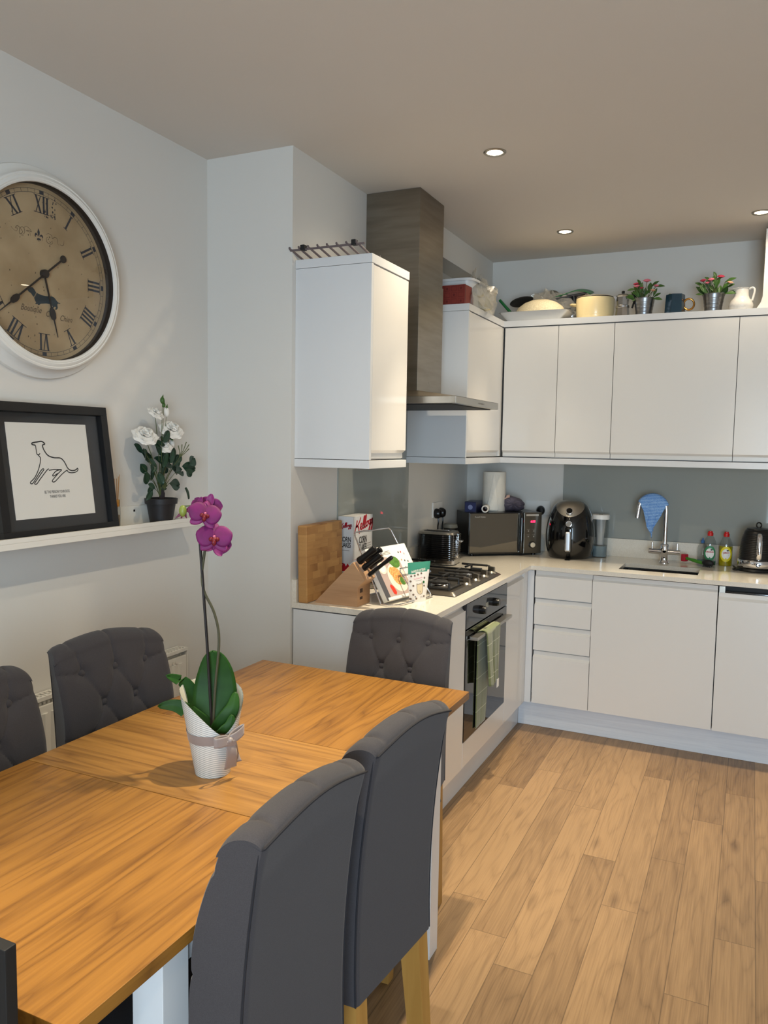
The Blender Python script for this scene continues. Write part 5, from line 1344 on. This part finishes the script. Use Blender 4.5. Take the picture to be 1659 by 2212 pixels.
for k, (x, y, z, rot, lab) in enumerate(((-.285,.02,ZQ+.045,.55,'lower cream bowl tipped on its side in the clear bag on the corner cabinet'),(-.318,-.03,ZQ+.103,.5,'upper cream bowl tipped on its side in the clear bag on the corner cabinet'))):
    b = thing('bowl', lab, 'bowl', (x,y-.10,z)); b.rotation_euler = (.5,.35+rot,.3)
    MB().lathe([(.001,-.024),(.026,-.024),(.044,-.012),(.056,.010),(.059,.018),(.056,.018),(.042,-.006),(.024,-.018),(.001,-.019)], 36).build('bowl', M['cream'], b)
def crinkle(label, loc, rx_, ry_, rz_, seed, sub=44, peak=None):
    b = thing('plastic_bag', label, 'bag', loc); q = random.Random(seed); ph = [q.uniform(0, 6.28) for _ in range(12)]
    def f(u, v):
        a = 2*PI*u; t = PI*(.02+.96*v)*.62; r = math.sin(t)/math.sin(PI*.6)*1.0; z = math.cos(t)
        n = .10*math.sin(5*a+ph[0]+4*t)+.08*math.sin(9*a+ph[1]-6*t)+.07*abs(math.sin(13*a+ph[2]+9*t))+.05*abs(math.sin(21*a+ph[3]-13*t))
        if peak: n += peak[1]*math.exp(-((a-peak[0])/.22)**2)*max(0, math.cos(t))
        z2 = (z-math.cos(PI*.6076))/(1-math.cos(PI*.6076))
        return (rx_*r*math.cos(a)*(1+n), ry_*r*math.sin(a)*(1+n), max(.001, rz_*z2*(1+n*.8)))
    o = MB().grid(30, 13, lambda u, v: (lambda p: tuple(c*(1+q.uniform(-.10,.10)) for c in p))(f(u, v)), cu=True).build('film', M['bag'], b, smooth=False); return b
crinkle('crinkled clear plastic bag of cream bowls on the corner wall cabinet', (-.315,-.09,ZQ), .085, .135, .150, 3, peak=(4.9,.35))
# white roasting dish at the front corner of the sink run
rd_ = thing('oven_dish', 'white rectangular dish with sloping sides at the cabinet corner', 'dish', (-.105,.352,ZQ))
m = MB()
def dish(u, v, k=0):
    a = 2*PI*u; c, s = math.cos(a), math.sin(a); q = (abs(c)**14+abs(s)**14)**(-1/14); r = v; return ((.150+.042*r-k)*c*q, (.068+.022*r-k)*s*q, .001+.048*v)
m.grid(72, 4, dish, cu=True); m.grid(72, 4, lambda u, v: (lambda p: (p[0],p[1],max(.004,p[2])))(dish(u, v, .005)), cu=True, flip=True)
m.grid(72, 2, lambda u, v: (lambda p, k: (p[0]*k[0], p[1]*k[0], .049+k[1]))(dish(u, 1), [(.96,0),(.97,.003),(1.04,.001)][min(2, int(v*2+.5))]), cu=True)
m.add([(0,0,.001)]+[dish(i/72, 0) for i in range(72)], [(0,1+i,1+(i+1)%72) for i in range(72)])
m.build('dish', mat('white ceramic', (206,204,200), .25), rd_)
# beige domed cushion in the dish
bd_ = thing('tortilla_warmer', 'beige speckled domed cover resting in the white dish', 'cover', (-.085,.352,ZQ+.052))
MB().lathe([(.001,.072),(.05,.069),(.09,.055),(.125,.030),(.142,.004),(.146,0),(.14,-.001),(.001,-.001)], 48, sy=.56).build('dome', mat('speckled beige', (196,182,150), .7, noise=(160,(222,210,180))), bd_)
crinkle('crumpled clear plastic wrap behind the beige domed cover', (-.06,.49,ZQ), .15, .07, .165, 8, peak=(4.2,.25))
ld = thing('pan_lid', 'black oval pan lid tucked behind the beige domed cover', 'lid', (-.215,.44,ZQ+.135)); ld.rotation_euler = (-.35,-.22,0)
m = MB(); m.ball((0,0,0), .062, 28, 12, 0, 1.15, .8, .14); m.build('lid', mat('dark lid', (42,40,38), .35), ld)
gs = thing('green_spatula', 'green silicone handled utensil leaning behind the white dish', 'utensil', (-.235,.42,ZQ+.03)); gs.rotation_euler = (.1,-.72,0)
m = MB(); m.box(-.008, .008, -.011, .011, .03, .158, .006); m.build('handle', mat('green silicone', (14,96,44), .35), gs)
m = MB(); m.box(-.004, .004, -.014, .014, 0, .032, .003); m.build('blade', M['blackmatt'], gs)
# muffin tin, green mat, round lid
mt = thing('muffin_tin', 'dark muffin tin propped up behind the cream casserole', 'baking tin', (.045,.52,ZQ+.115)); mt.rotation_euler = (.25,-.12,0)
m = MB(); m.box(-.105, .105, -.06, .06, .048, .054, .002)
for x in (-.066, 0, .066):
    for y in (-.03,): m.lathe([(.001,.0),(.024,.0),(.031,.05),(.029,.05),(.022,.003),(.001,.003)], 24, (x,y,0))
m.box(-.10, .10, -.058, .058, -.05, -.045, .001); m.build('tin', mat('dark tin', (64,64,68), .4, .5), mt)
gm = thing('silicone_mat', 'green silicone tray lid lying on the muffin tin', 'lid', (.05,.52,ZQ+.178)); gm.rotation_euler = (.25,-.10,0)
def gmat(u, v): x = (u-.5)*.235; y = (v-.5)*.13; return (x, y, .012*math.exp(-((x-.03)/.05)**2)+.004-.02*(abs(u-.5)*2)**6)
o = MB().grid(30, 12, gmat).build('mat', mat('green mat', (22,104,48), .4), gm); md = o.modifiers.new('t','SOLIDIFY'); md.thickness = .004
rl = thing('round_lid', 'grey steel round lid standing behind the green tray lid', 'lid', (-.075,.575,ZQ+.165)); rl.rotation_euler = (PI/2-.2,0,.1)
MB().lathe([(.001,.010),(.03,.009),(.05,.003),(.054,0),(.05,0),(.001,.006)], 36).build('lid', M['steel2'], rl)
# cream casserole
cc = thing('casserole', 'cream enamel casserole pot with dark rim and side handle', 'pot', (.212,.385,ZQ))
cp = [(.001,0),(.088,0),(.096,.006),(.101,.05),(.102,.115),(.099,.118),(.098,.115),(.097,.05),(.09,.01),(.001,.006)]
MB().lathe([(p.x,p.y) for p in cr(cp, 3)], 56).build('pot', mat('cream enamel', (226,206,158), .25, coat=.3), cc)
MB().lathe([(.1015,.1145),(.1035,.116),(.1025,.1195),(.099,.1195),(.0985,.1165)], 56, cap=False).build('rim', mat('dark rim', (44,34,34), .4), cc)
m = MB()
for s in (-1,): m.tube(cr([(s*.098,-.028,.086),(s*.122,-.026,.088),(s*.130,0,.089),(s*.122,.026,.088),(s*.098,.028,.086)], 5), .0075, 10, flat=.7)
m.build('handle', mat('cream enamel handle', (222,202,154), .25), cc)
# moka pot
mk = thing('moka_pot', 'small aluminium moka coffee pot with black handle beside the cream casserole', 'coffee pot', (.366,.335,ZQ), .1)
M['alu'] = mat('aluminium', (186,184,182), .25, 1)
m = MB(); m.lathe([(.001,0),(.038,0),(.033,.048),(.001,.048)], 8); m.build('boiler', M['alu'], mk, smooth=False)
m = MB(); m.lathe([(.034,.048),(.036,.050),(.036,.060),(.032,.063)], 40); m.build('collar', M['alu'], mk)
m = MB(); m.lathe([(.029,.063),(.034,.105),(.039,.112),(.037,.112),(.001,.110)], 8); m.prism([(-.03,.112),(-.050,.112),(-.034,.085)], -.007, .007, 'y'); m.build('top_chamber', M['alu'], mk, smooth=False)
m = MB(); m.lathe([(.039,.113),(.030,.120),(.001,.122)], 8); m.build('lid', M['alu'], mk, smooth=False)
MB().lathe([(.007,.121),(.009,.135),(.007,.139),(.001,.140)], 16).build('knob', M['black'], mk)
MB().tube(cr([(.034,-.012,.108),(.055,-.018,.112),(.060,-.018,.09),(.052,-.016,.055),(.048,-.015,.045)], 5), [.007]*21, 10, flat=.7).build('handle', M['black'], mk)
# daisies in metal pails
M['pail'] = mat('galvanised pail', (150,150,150), .32, 1, noise=(18,(128,130,134)))
M['daisypink'] = mat('pink petals', (220,120,140), .6); M['daisyred'] = mat('deep pink petals', (176,52,78), .6); M['peach'] = mat('peach petals', (214,160,134), .6)
def pail_plant(label, loc, seed, fl, lv):
    p = thing('potted_daisies', label, 'plant', loc, 0, 'pink daisies in metal pails')
    pf = []
    for k in range(40):
        t = k/39; pf.append((.040+.013*t-.0012*abs(math.sin(t*PI*5))*(t > .18)*(t < .82), .088*t))
    MB().lathe([(.001,0)]+pf+[(.0555,.088),(.0565,.091),(.054,.0925),(.051,.088),(.046,.075),(.001,.073)], 40).build('pail', M['pail'], p)
    q = random.Random(seed); st = MB(); lf = MB()
    for (x, z, y, col_, sc) in fl:
        c = Vector((x,y,z)); st.tube(cr([(x*.2,y*.3,.075), (x*.55,y*.7,.075+(z-.075)*.55), c-Vector((0,0,.004))], 5), .0015, 6)
        m = MB(); ax = Vector((x*3,y*2-.25,1)).normalized(); u0 = ax.orthogonal().normalized(); v0 = ax.cross(u0); r = .020*sc
        for k in range(16):
            a = 2*PI*k/16; d = u0*math.cos(a)+v0*math.sin(a); e = ax.cross(d)
            m.add([c+d*r*.1-e*r*.06, c+d*r*.75-e*r*.18+ax*.003*sc, c+d*r+ax*.002*sc, c+d*r*.75+e*r*.18+ax*.003*sc, c+d*r*.1+e*r*.06], [(0,1,2,3,4)])
        m.lathe([(.001,-.006),(.006*sc,-.003),(r*.8,.0035),(r*.5,.008*sc),(.001,.010*sc)], 14); m.v[-5*14:] = [tuple(c+u0*a+v0*b+ax*z_) for a, b, z_ in m.v[-5*14:]]
        m.build('flower', col_, p)
    for (x, z, y, ang, ln) in lv:
        a = math.radians(ang); d = Vector((math.cos(a),q.uniform(-.3,.2),math.sin(a))).normalized(); c = Vector((x,y,z)); nn = Vector((0,-.75,.65)); nn = (nn-d*nn.dot(d)).normalized(); e = d.cross(nn)
        def f(u, v, c=c, d=d, e=e, nn=nn, ln=ln):
            s = (u-.5)*2; w_ = ln*.24*(math.sin(PI*min(.985, v*.8+.19)))**.8*min(1, .25+v*1.3); return c+d*ln*v+e*s*w_+nn*(.25*abs(s)*w_-.16*ln*v*v)
        lf.grid(6, 8, f); st.tube([(x*.4,y*.5,.072), c], .0014, 5)
    st.build('stems', M['stem'], p); o = lf.build('foliage', M['leaf2'], p); md = o.modifiers.new('t','SOLIDIFY'); md.thickness = .0008
D1, D2, D3 = M['daisypink'], M['daisyred'], M['peach']
def leaves_(seed, n=22):
    q = random.Random(seed); out = []
    for k in range(n):
        x = q.uniform(-.05,.05); z = .085+q.random()*.045*(1.3-abs(x)/.06); out.append((x, z, q.uniform(-.03,.03), 90-x*900+q.uniform(-30,30), q.uniform(.038,.06)))
    return out
pail_plant('pail of pink daisies between the moka pot and the dark mug', (.476,.335,ZQ), 1, [(-.042,.165,-.02,D2,1),(-.036,.152,-.03,D1,1),(.012,.178,-.02,D1,1.25),(.058,.152,-.01,D1,.9),(.044,.128,-.02,D3,.8),(-.012,.142,-.03,D2,.7)],
    leaves_(4)+[(-.045,.14,-.02,175,.045),(.05,.15,-.01,5,.05),(.03,.15,0,40,.05),(-.02,.165,0,120,.035),(.045,.085,-.03,-5,.05),(-.03,.09,-.03,200,.03)])
pail_plant('pail of pink daisies between the dark mug and the white jug', (.815,.335,ZQ), 2, [(-.052,.160,-.02,D2,1),(-.014,.160,-.03,D1,1.05),(.030,.175,-.01,D2,1.2),(.012,.168,.0,D3,.6),(.075,.142,-.02,D3,.9),(-.03,.146,-.03,D1,.8)],
    leaves_(9)+[(-.05,.135,-.02,150,.045),(.05,.15,0,25,.055),(.01,.17,0,110,.04),(-.02,.165,0,140,.035),(.055,.088,-.03,8,.062),(-.05,.088,-.03,165,.035),(.06,.12,-.01,30,.04)])
# faceted mug with gold ring handle
mg = thing('mug', 'dark teal faceted mug with yellow blotches and a gold ring handle', 'mug', (.632,.325,ZQ), .25)
M['tealmug'] = mat('teal glaze', (20,50,66), .2, coat=.5); M['yellowglaze'] = mat('yellow glaze', (204,172,16), .25, coat=.4); M['oliveglaze'] = mat('olive glaze', (96,100,26), .25); M['gold'] = mat('gold', (206,150,76), .15, 1)
m = MB(); m.lathe([(.001,0),(.052,0),(.047,.10),(.045,.10),(.045,.02),(.001,.02)], 6, mi=0)
for (a, z, r, mi) in ((-1.25,.052,.022,1),(-1.1,.038,.016,1),(-1.2,.026,.013,2),(-2.45,.082,.022,1),(-2.55,.088,.016,2)):
    k = round((a-PI/6)/(PI/3)); am = PI/6+k*PI/3; R0 = (.0505-.0047*z/.1)*math.cos(PI/6); n_ = Vector((math.cos(am),math.sin(am),0)); t_ = Vector((-n_.y,n_.x,0))
    m.disc((0,z), r, (n_*(R0+.0006),t_,(n_.x*-.042,n_.y*-.042,1)), mi, .0004*(1+mi), 14)
m.build('mug', [M['tealmug'], M['yellowglaze'], M['oliveglaze']], mg, smooth=False)
m = MB(); m.tube([(.066+.026*math.cos(2*PI*k/32), -.008, .050+.028*math.sin(2*PI*k/32)) for k in range(32)], .0052, 10, closed=True); m.build('handle', M['gold'], mg)
# white jug
wj = thing('milk_jug', 'small white textured ceramic jug with a looped handle on the cabinet top', 'jug', (.945,.325,ZQ), -.1)
pf = [(.001,0),(.045,0),(.054,.012),(.057,.028),(.050,.048),(.038,.064),(.034,.085),(.035,.104),(.038,.110),(.035,.110),(.031,.100),(.030,.07),(.001,.065)]
m = MB(); m.lathe([(p.x,p.y) for p in cr(pf, 4)], 44)
m.v = [(x-.020*max(0, (z-.095)/.015)*max(0, -x/.036)**4, y, z) for x, y, z in m.v]
m.build('body', mat('white glaze', (216,212,206), .22, bump=(150,.4,.002)), wj)
MB().tube(cr([(.034,0,.105),(.05,0,.112),(.060,0,.100),(.056,0,.07),(.050,0,.048)], 6), .0075, 12, flat=.7).build('handle', mat('white glaze handle', (222,218,212), .22), wj)
# white boxed unit at the right edge
wb = thing('storage_box', 'tall white box with a flared foot at the right edge of the cabinet top', 'box', (1.13,.34,ZQ))
m = MB(); m.prism([(-.115,0),(.12,0),(.12,.385),(-.086,.385),(-.088,.06),(-.096,.03)], -.06, .24, 'y'); m.build('case', M['offwhite'], wb, smooth=False)
MB().box(-.088, .12, -.061, .241, .30, .385, .002).build('lid', M['plastic'], wb)

# ------------------------------------------------------------------ downlights and daylight
names = {(.09,-1.108):'recessed ceiling downlight nearest the hood chimney, the largest lit one in view', (.098,.095):'recessed ceiling downlight above the microwave corner', (1.016,.095):'recessed ceiling downlight cut off by the right edge of the photo'}
first = None; R.seed(5)
def light(x, y, label, power, spill=42, tilt=0):
    global first
    d = thing('ceiling_downlight', label, 'downlight', (x,y,ZC), 0, 'recessed ceiling downlights')
    MB().lathe([(.043,0),(.043,-.002),(.040,-.005),(.032,-.004),(.030,0)], 40).build('trim_ring', M['steel2'], d)
    m = MB(); m.lathe([(.001,-.002),(.0285,-.002),(.0285,-.001),(.001,-.001)], 32); m.build('lamp', M['lamp'], d)
    for nm, pw_, ang, bl_ in (('downlight_beam', power, 54, .9), ('downlight_spill', spill, 150, 1)):
        l = bpy.data.lights.new(nm, 'SPOT'); l.energy = pw_; l.spot_size = math.radians(ang); l.spot_blend = bl_; l.shadow_soft_size = .022
        l.color = (1, .85, .62); o = bpy.data.objects.new(nm, l); COL.objects.link(o); o.location = (x,y,ZC-.012); o.rotation_euler = (-tilt if nm == 'downlight_beam' else 0,0,0)
PW = 160
light(.09, -1.108, 'recessed ceiling downlight nearest the hood chimney, the largest lit one in view', PW*.95)
light(.098, .095, 'recessed ceiling downlight above the microwave corner', PW*.55, 12, .25)
light(1.016, .095, 'recessed ceiling downlight cut off by the right edge of the photo', PW*.6, 12, .25)
light(1.94, .095, 'recessed ceiling downlight farthest right along the sink wall', PW*.6, 12, .25)
light(.36, -2.34, 'recessed ceiling downlight above the middle of the dining table', PW)
light(.36, -3.55, 'recessed ceiling downlight above the near end of the dining table', PW)
light(1.5, -4.9, 'recessed ceiling downlight near the garden doors', PW)
a = bpy.data.lights.new('daylight', 'AREA'); a.shape = 'RECTANGLE'; a.size = 1.7; a.size_y = 2.1; a.energy = 195; a.color = (.68, .84, 1)
o = bpy.data.objects.new('daylight', a); COL.objects.link(o); o.location = (2.08,YR-.25,1.15); o.rotation_euler = (PI/2,0,0)
wd = bpy.data.worlds.new('sky'); SC.world = wd; wd.use_nodes = True
bg = wd.node_tree.nodes['Background']; bg.inputs[0].default_value = (.62,.78,1,1); bg.inputs[1].default_value = 1.2

# a thing that is one mesh only: the mesh itself is the thing
for e in [o for o in bpy.data.objects if o.type == 'EMPTY' and o.parent is None]:
    ch = [c for c in e.children]
    if len(ch) == 1 and not ch[0].children:
        c = ch[0]; c.parent = None; c.location = e.location; c.rotation_euler = e.rotation_euler
        for k in ('label', 'category', 'group'):
            if k in e: c[k] = e[k]
        nm = e.name; bpy.data.objects.remove(e); c.name = nm

# ------------------------------------------------------------------ camera and view
cam = bpy.data.cameras.new('camera'); co = bpy.data.objects.new('camera', cam); COL.objects.link(co)
cam.sensor_fit = 'VERTICAL'; cam.sensor_height = 24; cam.lens = 1700.9/2212*24
yw, pt, rl_ = .4359, -.0856, .0165
f = Vector((-math.sin(yw)*math.cos(pt), math.cos(yw)*math.cos(pt), math.sin(pt))); r = Vector((math.cos(yw), math.sin(yw), 0)); u = r.cross(f)
r2 = r*math.cos(rl_)+u*math.sin(rl_); u2 = -r*math.sin(rl_)+u*math.cos(rl_)
co.matrix_world = Matrix(((r2.x,u2.x,-f.x,1.0381),(r2.y,u2.y,-f.y,-4.0889),(r2.z,u2.z,-f.z,1.5163),(0,0,0,1)))
cam.clip_start = .05; SC.camera = co
SC.view_settings.view_transform = 'Standard'; SC.view_settings.look = 'None'; SC.view_settings.gamma = 1; SC.view_settings.use_curve_mapping = False
SC.view_settings.exposure = .08
SC.cycles.use_denoising = True; SC.cycles.max_bounces = 8; SC.cycles.diffuse_bounces = 4; SC.cycles.glossy_bounces = 4; SC.cycles.transparent_max_bounces = 12; SC.cycles.caustics_reflective = False; SC.cycles.caustics_refractive = False
SC.cycles.sample_clamp_indirect = 6
